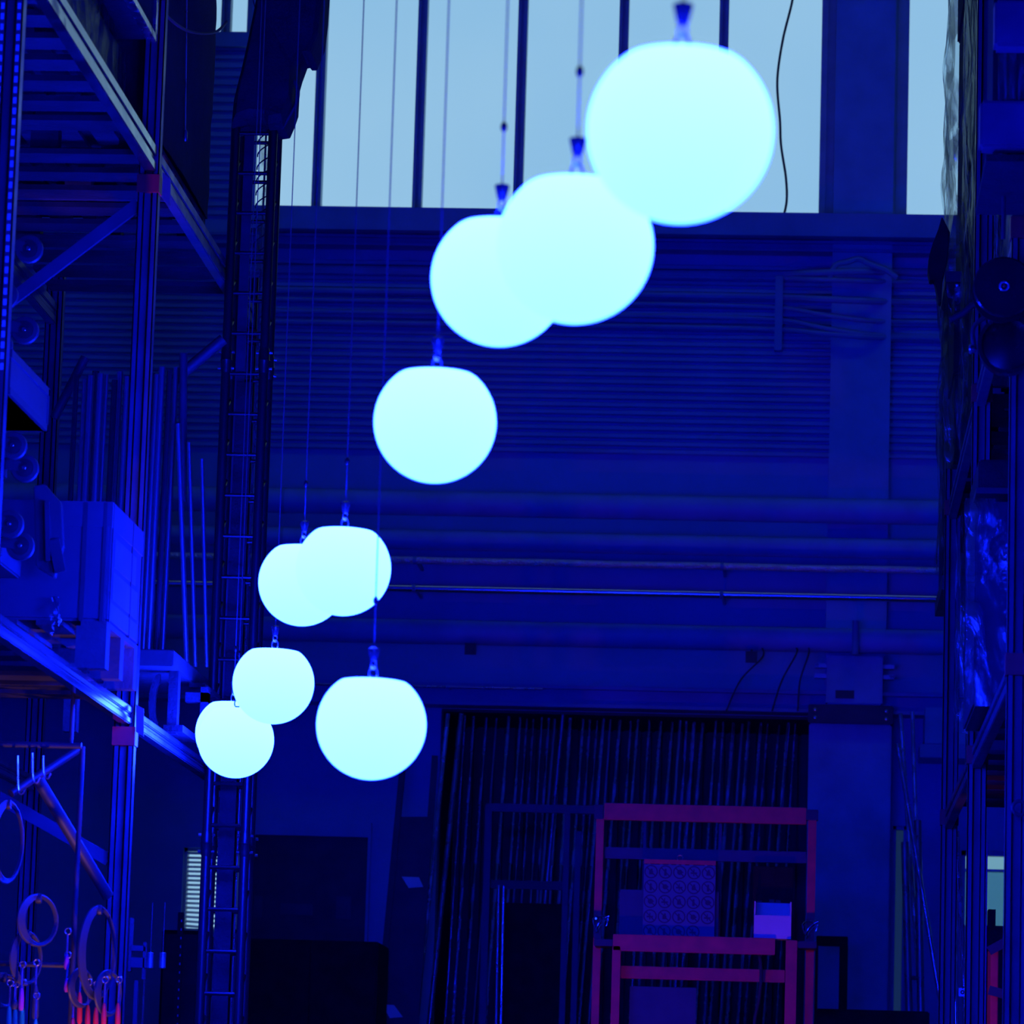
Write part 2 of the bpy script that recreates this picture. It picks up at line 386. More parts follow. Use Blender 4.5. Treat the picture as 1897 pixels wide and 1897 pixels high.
# ------------------------------------------------------------------ pipes along the end wall
def hpipe(name, py0, py1, y, m, label, cat='pipe', px=1400, segs=None, wob=0, x1=None):
    z0, z1 = zat(py1, y, px), zat(py0, y, px); r = (z1-z0)/2; zc = (z0+z1)/2
    root = thing(name, label, cat, (0, y, zc))
    xs = [XL+.02, -4.2, -2.1, 0., 1.9, XR-.02]
    n = 60; x1 = x1 or XR-.02; pts = [(XL+.02+(x1-XL-.02)*i/n, y, zc+wob*noise.noise(Vector((i*.31, zc, 0)))) for i in range(n+1)]
    part(root, 'pipe_run', MB().path(pts, r, 16), m)
    for x in (segs or (-3.3, -.65, 2.0)):
        part(root, 'bracket', MB().lathe((x-.03, y, zc), (1,0,0), [(r+.005, 0), (r+.005, .03)], 16).box(x-.012, x+.012, y, YW-.04, zc-.012, zc+.012), 'beam')
    return root
hpipe('insulated_pipe', 921, 967, YW-.30, 'duct', 'fat insulated pipe, uppermost of three running along the end wall', segs=(-4.5, 3.0))
hpipe('insulated_pipe', 994, 1031, YW-.30, 'duct', 'insulated pipe just above the crinkled foil-wrapped pipe on the end wall', segs=(-4.5, 3.0))
hpipe('foil_pipe', 1044, 1057, YW-.62, 'foil', 'thin pipe wrapped in crinkled shiny foil along the end wall', wob=.006)
hpipe('steel_pipe', 1096, 1110, YW-.62, 'chrome', 'smooth bright straight steel pipe below the foil-wrapped pipe')
hpipe('insulated_pipe', 1161, 1206, YW-.30, 'duct', 'fat insulated pipe, lowest of three, below the bright steel pipe', segs=(-4.5, 3.0))
hpipe('conduit', 1283, 1287, YW-.36, 'galv', 'very thin conduit along the top flange of the lower steel beam', segs=(-4.5, -3.0), x1=xat(1010, YW, 1280))
# cables clipped to the cladding, some climbing over the pilaster
def wcable(py, r, dip, label, px0=560):
    pts = []
    for px in (420, 700, 1000, 1300, 1450, 1520, 1600, 1680, 1760, 1880):
        d = {1450: .15, 1520: .55, 1600: .95, 1680: 1, 1760: 1, 1880: 1}.get(px, 0)
        y = YW-.06-(.2 if 1500 < px < 1660 else 0)
        p = at(px, py+(px-1100)*.014+dip*d, y); pts.append(p)
    solo('wall_cable', MB().path(spline(pts, 6), r, 8), 'beam', label, 'cable')
wcable(504, .030, -8, 'uppermost thick cable crossing the end wall just under the sill')
wcable(510, .022, 4, 'second cable from the top, hugging the thick one under the sill')
wcable(545, .03, 6, 'straight cable on the cladding below the thick upper pair')
wcable(562, .02, 26, 'cable on the cladding that dips before the concrete pilaster')
wcable(584, .02, 30, 'lower cable that bends down beside the concrete pilaster')
wcable(604, .024, 14, 'lowest cable on the cladding above the plain ribs')
a = at(1444, 512, YW-.1); b = at(1442, 650, YW-.1)
solo('wall_strut', MB().box(a.x-.035, a.x+.035, YW-.13, YW-.04, b.z, a.z), 'beam', 'short upright strut crossing the wall cables left of the pilaster', 'strut', bevel=.005)
# wiring hump above the pilaster
pts = [at(p, q, YW-.27) for p, q in ((1535, 520), (1548, 492), (1570, 486), (1590, 480), (1612, 490), (1640, 500), (1662, 515))]
solo('wall_cable', MB().path(spline(pts), .025, 8), 'beam', 'humped cable arching over the face of the concrete pilaster', 'cable')
# switch box above the clamp band
a = at(1530, 1304, YW-.42); b = at(1636, 1216, YW-.42)
sb = thing('switch_box', 'grey switch box mounted on the pilaster above the dark clamp band', 'switch box', ((a.x+b.x)/2, YW-.3, a.z))
part(sb, 'body', MB().box(a.x, b.x, YW-.42, YW-.18, a.z, b.z), 'concrete', bevel=.012)
part(sb, 'nameplate', MB().box(a.x+.08, a.x+.24, YW-.43, YW-.42, a.z+.05, a.z+.12), 'dark')
for s, x in ((-1, a.x), (1, b.x)):
    for z in (b.z-.08, b.z-.17): part(sb, 'lug', MB().box(x, x+s*.1, YW-.34, YW-.26, z-.018, z+.018), 'galv')
part(sb, 'riser', MB().tube(((a.x+b.x)/2, YW-.5, b.z), ((a.x+b.x)/2, YW-.5, zat(1150, YW-.5, 1590)), .03), 'beam')
# thin loose wires left of the switch box
for i, (p, lab) in enumerate(((((1412, 1218), (1372, 1260), (1345, 1318)), 'thin slack wire hanging farthest from the switch box'),
                  (((1475, 1212), (1448, 1262), (1430, 1318)), 'thin slack wire hanging between two others left of switch box'),
                  (((1498, 1212), (1482, 1262), (1478, 1318)), 'thin slack wire hanging nearest the switch box'))):
    solo('loose_wire', MB().path(spline([at(p[0][0], 1200, YW-.34)]+[at(x, y, YW-.5) for x, y in p]), .008, 6), 'cable', lab, 'wire')
for p, q, lab in ((872, 1203, 'small dark pulley block hanging from lowest insulated pipe, left one'), (1392, 1218, 'small dark pulley block hanging from lowest insulated pipe, right one')):
    c = at(p, q, YW-.45)
    t = thing('pulley_block', lab, 'pulley', c)
    part(t, 'sheave', MB().lathe(c+Vector((0, .02, 0)), (0,-1,0), [(.02, 0), (.045, .005), (.04, .02), (.045, .035), (.02, .04)], 14), 'steel')
    part(t, 'cheek', MB().box(c.x-.05, c.x+.05, c.y-.035, c.y-.028, c.z-.05, c.z+.05), 'dark')
    part(t, 'hanger', MB().path([c+Vector((0, 0, .05)), Vector((c.x, YW-.33, zat(1204, YW-.33, p)))], .008, 6), 'dark')
# slack cable hanging in front of the window
pts = [at(p, q, YW-.1) for p, q in ((1474, -60), (1468, 0), (1450, 75), (1440, 150), (1445, 225), (1447, 270), (1456, 330), (1457, 375), (1448, 412))]
solo('hanging_cable', MB().path(spline(pts), .011, 8), 'cable', 'wavy dark cable hanging in front of the window panes', 'cable')

# ------------------------------------------------------------------ glowing globes on wires
GD = .38
prof = []
rr = GD/2
cut = math.acos(.785)
for i in range(40):
    th = math.pi-(math.pi-cut-.05)*i/39
    prof.append((rr*math.sin(th), rr*math.cos(th)))
zt = rr*.79; rt = rr*math.sin(cut)
prof += [(rt*.985, zt-.001), (rt*.95, zt+.0015), (rt*.86, zt+.0035), (rt*.4, zt+.006), (.001, zt+.007)]
globe_me = MB().lathe((0,0,0), (0,0,1), prof, 72).mesh('globe_shell'); globe_me.materials.append(M['globe'])
cap_me = MB().lathe((0,0,zt+.004), (0,0,1), [(.024, 0), (.024, .005), (.010, .009), (.008, .016)], 16).mesh('cap'); cap_me.materials.append(M['steel'])
def loop(c, w, h, ax):
    return [Vector(c)+Vector(ax)*(math.cos(2*math.pi*i/20)*w)+Vector((0,0,1))*(math.sin(2*math.pi*i/20)*h) for i in range(21)]
shack = MB().path(loop((0,0,zt+.033), .014, .021, (1,0,0)), .0034, 8, cap=False).path(loop((0,0,zt+.064), .012, .018, (.6,.8,0)), .0032, 8, cap=False)
shack_me = shack.mesh('shackle'); shack_me.materials.append(M['pipe'])
clamp_me = MB().lathe((0,0,zt+.073), (0,0,1), [(.010, 0), (.014, .010), (.021, .040), (.020, .044), (.007, .048)], 18).mesh('clamp'); clamp_me.materials.append(M['blackgloss'])
bead_me = MB().lathe((0,0,zt+.27), (0,0,1), [(.003, 0), (.008, .006), (.010, .015), (.008, .024), (.003, .030)], 12).mesh('bead'); bead_me.materials.append(M['blackgloss'])
GL = [  # centre x, centre y, width in the photograph, label
 (1260, 242, 344, 'largest glowing blue globe, highest and nearest, before the window panes'),
 (1065, 455, 290, 'second largest glowing globe, overlapped at its upper right by the largest'),
 (925, 516, 252, 'glowing globe half hidden behind the second largest, crossing the window sill'),
 (806, 782, 226, 'lone glowing globe hanging mid height in front of the ribbed cladding'),
 (688, 1343, 203, 'lone glowing globe hanging lowest to the right, below the overlapping pair'),
 (636, 1053, 176, 'glowing globe in front of the mid-left pair, crossed by a hanging wire'),
 (560, 1079, 162, 'glowing globe at the back of the mid-left overlapping pair'),
 (506.5, 1266, 151, 'glowing globe upper right in the cluster of three at the lower left'),
 (437, 1371, 141, 'glowing globe lowest in the cluster of three, before the truss tower'),
 (430.5, 1358, 137, 'rearmost glowing globe, almost hidden behind the lowest of the left cluster')]
for i, (gx, gy, gw, lab) in enumerate(GL):
    Y = F*GD/gw
    for _ in range(4):                                   # refine for true depth along the view axis
        p = at(gx, gy, Y); Y *= (F*GD/gw)/((p-CAM).dot(fwd))
    t = thing('globe_lamp', lab, 'lamp', at(gx, gy, Y), 'glowing globes strung on wires')
    for nm, me in (('globe_shell', globe_me), ('cap', cap_me), ('shackle', shack_me), ('clamp', clamp_me), ('bead', bead_me)):
        o = link(bpy.data.objects.new(nm, me), t)
        if nm == 'globe_shell': o.rotation_euler = (0, R(.01, .035), 0)
    wz = ZC-t.location.z-.002
    part(t, 'wire', MB().tube(t.location+Vector((0,0,zt+.115)), t.location+Vector((0,0,wz)), .0026, 6), 'wire')

# ------------------------------------------------------------------ truss tower
TY = 22.4
tc_ = at(457, 600, TY); tx, ty = tc_.x, TY+.105; hs = .105
tz = zat(226, TY, 470)-.01
tr = thing('truss_tower', 'black ladder truss tower standing behind the lower left globes', 'truss', (tx, ty, 0))
for sx in (-1, 1):
    for sy in (-1, 1):
        part(tr, 'chord', MB().tube((tx+sx*hs, ty+sy*hs, 0), (tx+sx*hs, ty+sy*hs, tz), .026, 12), 'truss')
zj = zat(668, TY, 457); z = zj-3*3.0
k = 0; zz = .1
rung_f = None
while zz < tz:
    for sy in (-1, 1):
        part(tr, 'rung', MB().tube((tx-hs, ty+sy*hs, zz), (tx+hs, ty+sy*hs, zz), .011, 8), 'truss')
    for sx in (-1, 1):
        part(tr, 'side_rung', MB().tube((tx+sx*hs, ty-hs, zz), (tx+sx*hs, ty+hs, min(zz+.12, tz)), .011, 8), 'truss')
    zz += .227
for zz in (zj, zj-2.67):
    for sx in (-1, 1):
        for sy in (-1, 1):
            c = (tx+sx*hs, ty+sy*hs, zz)
            cn = part(tr, 'connector', MB().lathe(c, (0,0,1), [(.026, -.07), (.031, -.05), (.031, -.006), (.034, 0), (.031, .006), (.031, .05), (.026, .07)], 12), 'truss')
            for dz in (-.045, .045):
                part(cn, 'pin', MB().tube((c[0]-.045, c[1], zz+dz), (c[0]+.045, c[1], zz+dz), .009, 8), 'steel')
# infill panels seen between the chords
part(tr, 'back_panel', MB().box(tx-hs+.03, tx-.02, ty+.05, ty+.06, zat(1420, TY, 430), zat(235, TY, 460)), 'dark')
part(tr, 'cable_tray', MB().box(tx-.06, tx+.03, ty+.02, ty+.04, .05, zat(700, TY, 450)), 'black')
# cloth covered hoist on top
poly = [(474, 0), (480, -60), (602, -60), (597, 20), (592, 62), (584, 82), (577, 98), (567, 98), (563, 93), (558, 94), (548, 122), (543, 140), (542, 152), (540, 190), (533, 210), (524, 232),
        (497, 236), (490, 224), (455, 222), (428, 232), (432, 190), (438, 165), (447, 130), (459, 75)]
a = [at(x, y, TY-.10) for x, y in poly]; c = sum(a, Vector())/len(a)
m = MB(); n = len(a); rings = []
for s, dy in ((.86, -.08), (.97, -.03), (1, .02), (1, .30), (.95, .36)):
    rings.append([c+(p-c)*s+Vector((0, dy, 0))+Vector((0, .012*noise.noise(p*9+Vector((0, dy*20, 0))), 0)) for p in a])
vs = [v for r_ in rings for v in r_]; fs = [tuple(range(n)), tuple(reversed(range((len(rings)-1)*n, len(rings)*n)))]
for i in range(len(rings)-1):
    for j in range(n): fs.append((i*n+j, (i+1)*n+j, (i+1)*n+(j+1)%n, i*n+(j+1)%n))
m.add(vs, fs)
hh = thing('covered_hoist', 'black cloth-covered hoist block on top of the truss tower', 'hoist', (c.x, TY, min(p.z for p in a)))
part(hh, 'cover', m, 'black')
part(hh, 'cord_loop', MB().path(spline([at(x, y, TY-.05) for x, y in ((541, 146), (549, 158), (552, 172), (549, 190), (540, 208), (522, 238))]), .011, 8), 'cable')
part(hh, 'thin_cord', MB().path(spline([at(x, y, TY-.12) for x, y in ((467, -10), (471, 8), (478, 24), (488, 10), (494, 20))]), .004, 6), 'cable')
part(hh, 'strap', MB().path(spline([at(x, y, TY-.16) for x, y in ((452, 130), (446, 150), (441, 172), (437, 190))]), .006, 6), 'cable')
# film wrapped pipe standing inside the truss
p0 = at(479, 500, TY+.55); p1 = at(487, 215, TY+.55)
wp = thing('wrapped_pipe', 'upright pipe in pale crinkled plastic film seen between the truss chords', 'pipe', (p0.x, p0.y, 0))
p0.x += .012
pts = []; rad = []
for i in range(50):
    t = i/49; pts.append(Vector((p0.x, p0.y, p0.z*(1-t)+p1.z*t))); rad.append(.036+.006*noise.noise(Vector((0, 0, i*.7))))
part(wp, 'pipe', MB().tube((p0.x, p0.y, 0), (p0.x, p0.y, p1.z+.3), .006, 12), 'galv')
part(wp, 'film', MB().path(pts, rad, 20), 'film')
for i in range(12):
    zc = p0.z+.15+i*(p1.z-p0.z)/12
    part(wp, 'tape_turn', MB().path([(p0.x+.043*math.cos(a), p0.y-.045*math.sin(a)-.002, zc-.09*(a/math.pi)) for a in [math.pi*(1-j/10) for j in range(11)]], .004, 5), 'cable')

# ------------------------------------------------------------------ left pallet rack
LX = -3.25; LD = 1.15
PY = (16.28, 19.93, 23.75)
Z_L = ((1.1, 1.2), (3.555, 3.64), (6.30, 6.43))          # underside and top of the beams
rk = thing('pallet_rack', 'blue pallet rack left of the aisle, carrying the carton and pipes', 'rack', (LX-LD/2, 19.9, 0))
def post(root, x, y, ztop, slot_lights=(0, 0)):
    w = .10; d = .075; m = MB()
    m.box(x-w/2, x-.018, y-d/2, y-d/2+.006, 0, ztop).box(x+.018, x+w/2, y-d/2, y-d/2+.006, 0, ztop)
    m.box(x-.018, x+.018, y-d/2+.018, y-d/2+.024, 0, ztop)
    m.box(x-.024, x-.018, y-d/2, y-d/2+.024, 0, ztop).box(x+.018, x+.024, y-d/2, y-d/2+.024, 0, ztop)
    m.box(x-w/2, x-w/2+.006, y-d/2, y+d/2, 0, ztop).box(x+w/2-.006, x+w/2, y-d/2, y+d/2, 0, ztop)
    m.box(x-w/2, x-w/2+.03, y+d/2-.006, y+d/2, 0, ztop).box(x+w/2-.03, x+w/2, y+d/2-.006, y+d/2, 0, ztop)
    o = part(root, 'post', m, 'rack')
    if slot_lights[1] > slot_lights[0]:
        s = MB(); z = slot_lights[0]
        while z < slot_lights[1]:
            for dx in (-.034, .034): s.box(x+dx-.007, x+dx+.007, y-d/2-.003, y-d/2, z, z+.026)  # white tabs stand for light showing through the post holes
            z += .044
        part(o, 'slot_light_row', s, 'paper', kind='stuff')
    return o
for i, y in enumerate(PY):
    post(rk, LX, y, (9.6, 9.6, 6.6)[i], ((4.6, 6.8) if i == 0 else (0, 0)))
    post(rk, LX-LD, y, (9.6, 9.6, 6.6)[i])
    part(rk, 'foot_plate', MB().box(LX-.08, LX+.08, y-.07, y+.07, 0, .012), 'galv')
for (z0, z1) in ((6.15, 5.30), (2.9, 3.45), (.6, 1.2)):
    part(rk, 'frame_brace', MB().bar((LX-.05, PY[1], z0), (LX-LD+.05, PY[1], z1), .03, .06), 'rack')
for z0, z in Z_L:
    for x, sx in ((LX, 1), (LX-LD, -1)):
        for a, b in zip(PY, PY[1:]):
            h = z-z0; q = x+sx*.01
            m = MB().box(q-.028, q+.028, a+.045, b-.045, z0, z0+h*.36).box(q-.02, q+.02, a+.045, b-.045, z0+h*.36, z0+h*.6).box(q-.028, q+.028, a+.045, b-.045, z0+h*.6, z)
            part(rk, 'shelf_beam', m, ('mirrorbeam' if z > 5 else 'beamgloss') if sx > 0 and a < 19 else 'rack', bevel=.005)
    for y in PY:
        part(rk, 'beam_connector', MB().box(LX-.056, LX+.056, y-.05, y+.045, z0-.10, z0-.01), 'red')
for z in (6.43, 3.64):
    for a, b in zip(PY, PY[1:]):
        n = 9
        for i in range(n):
            if z < 5 and a > 18: continue
            y = a+.12+i*(b-a-.3)/n
            part(rk, 'deck_board', MB().box(LX-LD+.04, LX-.04, y, y+.2, z, z+.028), 'darkwood')

# wrapped load and metal-edged case on the upper shelf
def wrapped(name, label, x0, x1, y0, y1, z0, z1, core, bulge=.03, seed=0, pal=True, nz=44, cat='wrapped load', film_m='film', film_z=None):
    t = thing(name, label, cat, ((x0+x1)/2, (y0+y1)/2, z0))
    if pal: pallet(t, x0, x1, y0, y1, z0); zb = z0+.15
    else: zb = z0
    nb = max(1, int((z1-zb)/.55)); dz = (z1-zb)/nb
    for i in range(nb):
        part(t, 'carton', MB().box(x0+.02+R(0, .02), x1-.02-R(0, .02), y0+.02, y1-.02, zb+i*dz+.004, zb+(i+1)*dz-.004), core, bevel=.01)
    fz0, fz1 = film_z or (zb, z1)
    loopn = 48; vs = []; fs = []
    per = []
    for i in range(loopn):
        u = i/loopn*4; k = int(u); f = u-k
        per.append([(x0+(x1-x0)*f, y0), (x1, y0+(y1-y0)*f), (x1-(x1-x0)*f, y1), (x0, y1-(y1-y0)*f)][k])
    cx, cyy = (x0+x1)/2, (y0+y1)/2
    for j in range(nz):
        z = fz0+(fz1-fz0)*j/(nz-1)
        for (x, y) in per:
            q = Vector((x*3+seed, y*3, z*2.1)); w = max(.006, .012+bulge*(.6+1.1*noise.noise(q)))+.012*noise.noise(q*4.7)
            d = Vector((x-cx, y-cyy, 0)).normalized()
            vs.append((x+d.x*w, y+d.y*w, z))
    for j in range(nz-1):
        for i in range(loopn): fs.append((j*loopn+i, j*loopn+(i+1)%loopn, (j+1)*loopn+(i+1)%loopn, (j+1)*loopn+i))
    m = MB(); m.add(vs, fs, True); part(t, 'stretch_film', m, film_m)
    return t
def pallet(t, x0, x1, y0, y1, z0, h=.15, m='wood'):
    for i in range(3):
        y = y0+(y1-y0-.1)*i/2
        part(t, 'pallet_runner', MB().box(x0, x1, y, y+.1, z0, z0+.022), m)
        for x in (x0, (x0+x1)/2-.07, x1-.14): part(t, 'pallet_block', MB().box(x, x+.14, y, y+.1, z0+.022, z0+h-.022), m)
    n = 6
    for i in range(n):
        x = x0+(x1-x0-.12)*i/(n-1); part(t, 'pallet_board', MB().box(x, x+.12, y0, y1, z0+h-.022, z0+h), m)
wrapped('wrapped_load', 'film-wrapped load on the upper left shelf, under the metal-edged case', LX-LD+.05, LX-.12, 16.6, 19.7, 6.465, 6.90, 'bluecase', .03, 3)
ez = onx(293, 88, LX+.03).z
t = thing('edged_case', 'dark case with bright metal edges high on the left rack', 'case', (LX-.6, 18.2, ez))
part(t, 'body', MB().box(LX-LD+.02, LX+.02, 17.2, 19.72, ez+.01, ez+1.1), 'black', bevel=.01)
part(t, 'edge_strip', MB().box(LX-.01, LX+.035, 17.19, 19.73, ez, ez+.04), 'steel', bevel=.004)
part(t, 'edge_strip', MB().box(LX-.01, LX+.035, 19.69, 19.74, ez+.041, ez+1.1), 'steel')
t = wrapped('wrapped_load', 'tall black film-wrapped stack on the second upper bay of left rack', LX-LD+.05, LX-.06, 20.15, 22.25, 6.465, 9.5, 'black', .015, 11, film_m='black')
part(t, 'cord', MB().path([onx(346, -20, LX-.02), onx(345, 100, LX-.02), onx(343, 240, LX-.02)], .004, 6), 'galv')
part(t, 'cord_plug', MB().lathe(onx(343, 262, LX-.02), (0,0,1), [(.006, 0), (.011, .01), (.011, .05), (.004, .066)], 10), 'galv')
solo('drooping_cable', MB().path(spline([onx(x, y, LX+.0) for x, y in ((296, 14), (318, 38), (345, 56), (375, 62), (402, 58), (420, 40))]), .008, 6), 'rubber', 'thin cable sagging across the upper left rack bay', 'cable')
solo('shelf_tag', MB().prism([at(301, 318, 19.85), at(316, 332, 19.85), at(314, 382, 19.85), at(302, 366, 19.85)], (0, .02, 0)), 'sticker', 'pale tag fixed beside the upper joint of the left rack post', 'tag')

# carton on a skid, lower left shelf
cx1 = -3.13; cx0 = cx1-1.15; cy0 = onx(205, 1000, cx1).y; cy1 = onx(262, 1050, cx1).y
zb_ = at(200, 1151, cy0).z; zt_ = at(205, 932, cy0).z
t = thing('pallet_skid', 'wooden skid with tall blocks under the big carton on left rack', 'pallet', ((cx0+cx1)/2, 19.0, 3.67))
pallet(t, cx0, cx1, cy0, cy1, 3.67, zb_-3.67)
t = thing('big_carton', 'big pale carton with bright stickers on the lower left shelf', 'carton', ((cx0+cx1)/2, 19.0, zb_))
part(t, 'box', MB().box(cx0, cx1, cy0, cy1, zb_, zt_), 'carton', bevel=.012)
part(t, 'lid_flap', MB().box(cx0, cx1+.004, cy0-.004, cy1+.004, zt_-.11, zt_+.006), 'carton')
for (y0, y1, z0, z1) in ((.12, .74, .28, .42), (.10, .82, .12, .255), (.04, .84, .015, .10)):
    part(t, 'sticker', MB().box(cx1, cx1+.003, cy0+y0, cy0+y1, zb_+z0*.95, zb_+z1*.95), 'sticker')
for y in (cy0+.03, cy0+.6): part(t, 'strap', MB().box(cx0-.003, cx1+.005, y, y+.018, zb_, zt_+.008), 'cable')
part(t, 'strap', MB().box(cx1-.13, cx1-.11, cy0-.006, cy0, zb_, zt_), 'cable')
part(t, 'strap', MB().box(cx1-.035, cx1-.02, cy0-.006, cy0, zb_, zt_), 'cable')
# torn film scrap on the skid
m = MB(); n = 10; vs = []; fs = []
for j in range(n):
    for i in range(5):
        p = at(92+i*5+3*noise.noise(Vector((j*.6, 1, 0))), 1105+j*11, 18.5); vs.append(p+Vector((0, .05*noise.noise(Vector((i*.9, j*.7, 2))), 0)))
for j in range(n-1):
    for i in range(4): fs.append((j*5+i, j*5+i+1, (j+1)*5+i+1, (j+1)*5+i))
m.add(vs, fs, True); o = solo('film_scrap', m, 'film', 'scrap of shiny plastic film hanging at the skid corner', 'plastic film')

# stacked wheeled dollies at the far left
def castor(root, c, r=.062, side=1):
    w = part(root, 'castor', MB().box(c.x-.016, c.x-.011, c.y-.02, c.y+.02, c.z-.01, c.z+r+.02).box(c.x+.011, c.x+.016, c.y-.02, c.y+.02, c.z-.01, c.z+r+.02), 'galv') if False else None
    f = part(root, 'castor_fork', MB().prism([(c.x-.085, c.y-.022, c.z+.045), (c.x-.02, c.y-.022, c.z+.03), (c.x+.014, c.y-.022, c.z+.004), (c.x+.008, c.y-.022, c.z-.012), (c.x-.02, c.y-.022, c.z-.014), (c.x-.085, c.y-.022, c.z-.01)], (0, .004, 0))
             .box(c.x-.09, c.x-.082, c.y-.022, c.y+.022, c.z-.04, c.z+.06), 'rubber')
    part(f, 'wheel', MB().lathe((c.x, c.y-.016, c.z), (0,1,0), [(r*.62, 0), (r*.66, -.002), (r*.95, .001), (r, .008), (r, .024), (r*.95, .031), (r*.6, .032)], 28), 'rubber')
    part(f, 'hub', MB().lathe((c.x, c.y-.02, c.z), (0,1,0), [(r*.2, -.004), (r*.62, 0), (r*.62, .012)], 20), 'hub')
    part(f, 'axle_nut', MB().lathe((c.x, c.y-.03, c.z), (0,1,0), [(.009, 0), (.011, .003), (.011, .01)], 8), 'steel')
DOL = [([(54, 462), (8, 548)], 17.5, 'wheeled dolly, topmost of the stack on the left rack'),
       ([(46, 612), (-2, 640)], 17.55, 'wheeled dolly, second from the top of the left stack'),
       ([(24, 826), (46, 868), (0, 846)], 17.55, 'wheeled dolly, third from the top, below the flat case'),
       ([(18, 972), (38, 1012)], 17.5, 'wheeled dolly, lowest of the stack on the left rack')]
for pts, Y, lab in DOL:
    cs = [at(p, q, Y+.12*i) for i, (p, q) in enumerate(pts)]; zc = min(c.z for c in cs)
    t = thing('wheeled_dolly', lab, 'dolly', (-3.9, Y+.3, zc-.08), 'stacked wheeled dollies')
    for c in cs: castor(t, c)
    xm = min(c.x for c in cs)-.085
    part(t, 'board', MB().hexa([(xm-.75, Y-.3, zc-.055), (xm, Y-.3, zc-.055), (xm, Y+.75, zc-.055), (xm-.75, Y+.75, zc-.055)], [(xm-.75, Y-.3, zc+.06), (xm, Y-.3, zc+.06), (xm, Y+.75, zc+.06), (xm-.75, Y+.75, zc+.06)]), 'bluecase', bevel=.008)
# flat case wedged in the stack
t = thing('flat_case', 'flat pale case with sloping top edge wedged between the stacked dollies', 'case', (-3.9, 17.6, zat(800, 18.0, 88)))
y0, y1 = 17.1, 18.0; xr = at(88, 760, 18.0).x; z0 = at(88, 800, 18.0).z; z1 = at(88, 722, 18.0).z
part(t, 'body', MB().box(xr-.8, xr, y0, y1, z0, z1), 'bluecase', bevel=.01)
part(t, 'rim', MB().box(xr-.8, xr+.006, y0-.006, y1+.006, z0, z0+.03), 'rubber')
part(t, 'rim', MB().box(xr-.8, xr+.006, y0-.006, y1+.006, z1-.03, z1+.004), 'rubber')
part(t, 'corner_post', MB().box(xr-.02, xr+.006, y1-.02, y1+.006, z0, z1), 'steel')
part(t, 'latch', MB().box(xr-.2, xr-.12, y0-.014, y0-.005, z0+.04, z1-.05), 'dark')
t = thing('junction_bracket', 'speckled angular bracket lying between dollies and big carton', 'bracket', at(85, 960, 18.3))
c = at(85, 960, 18.3)
part(t, 'plate', MB().prism([at(62, 900, 18.3), at(82, 896, 18.3), at(112, 930, 18.3), at(116, 1010, 18.3), at(100, 1070, 18.3), at(66, 1050, 18.3)], (0, .06, 0)), 'rubber', bevel=.004)
part(t, 'rib', MB().bar(at(88, 930, 18.28), at(90, 1040, 18.28), .02, .04), 'dark')
part(t, 'rib', MB().bar(at(100, 1000, 18.28), at(112, 1060, 18.28), .02, .05), 'dark')

# upright pipes standing in the second bay
XP = []
px = 128
while px < 322:
    XP.append(px); px += R(8, 17)
for i, px in enumerate(XP):
    Y = R(21.0, 22.1); top = R(678, 712); p = at(px+14, top, Y); b = at(px-12, 1216, Y)
    b.z = zat(1216, Y, px); rr_ = R(.012, .02)
    solo('upright_pipe', MB().tube(b, p, rr_, 10), 'pipe' if i % 3 else 'beamgloss', 'slim steel pipe standing in the row behind the left rack post', 'pipe', 'row of upright pipes behind the left rack post')
for k, (pa, pb, r_, mm, lab) in enumerate((((330, 785), (346, 1236), .014, 'brightpipe', 'brightest slim steel pipe standing right of the rack post'),
                     ((350, 820), (362, 1236), .011, 'brightpipe', 'slim pipe with a broken gleam, second right of the brightest pipe'),
                     ((374, 850), (383, 1236), .011, 'brightpipe', 'short gleaming pipe standing nearest the truss tower'),
                     ((340, 655), (338, 930), .022, 'dark', 'dark stub pipe rising above the pipe row, nearest the truss'),
                     ((158, 662), (100, 775), .026, 'dark', 'dark pipe leaning left above the row of upright pipes'),
                     ((414, 628), (322, 705), .032, 'dark', 'dark pipe leaning right into the truss tower'))):
    solo('slim_pipe', MB().tube(at(pb[0], pb[1], 21.75+.06*k), at(pa[0], pa[1], 21.75+.06*k), r_, 12), mm, lab, 'pipe')
# stand carrying the upright pipes
zl = zat(1216, 21.2, 300)
t = thing('pipe_stand', 'wooden ledge stand carrying the upright pipes beside the rack post', 'stand', (-3.7, 21.5, 3.64))
a = at(110, 1230, 21.2); b = at(337, 1230, 21.2)
part(t, 'ledge', MB().box(a.x, b.x, 20.9, 22.2, zl-.085, zl), 'darkwood', bevel=.005)
c = at(396, 1215, 21.9); part(t, 'side_shelf', MB().box(b.x-.02, c.x, 21.62, 22.22, zl-.11, zl-.086), 'black')
part(t, 'side_bracket', MB().prism([(b.x-.1+.05*math.cos(q)*1, 21.1, zl-.25+.15*math.sin(q)) for q in [math.pi/2+math.pi*i/10 for i in range(11)]]+[(b.x-.1+.02*math.cos(q), 21.1, zl-.25+.10*math.sin(q)) for q in [math.pi/2+math.pi*(10-i)/10 for i in range(11)]], (0, .06, 0)), 'black')
part(t, 'leg', MB().box(b.x-.05, b.x-.0, 21.1, 21.18, 3.64, zl-.085), 'black')
part(t, 'leg', MB().box(b.x+.06, b.x+.10, 21.5, 21.58, 3.64, zl-.12).box(b.x-.02, b.x+.10, 21.5, 21.58, zl-.2, zl-.15), 'black')
part(t, 'leg', MB().box(a.x+.05, a.x+.12, 21.1, 21.18, 3.64, zl-.085), 'wood')
part(t, 'foot_rail', MB().box(b.x-.06, b.x+.04, 21.05, 21.6, 3.645, 3.68), 'black')
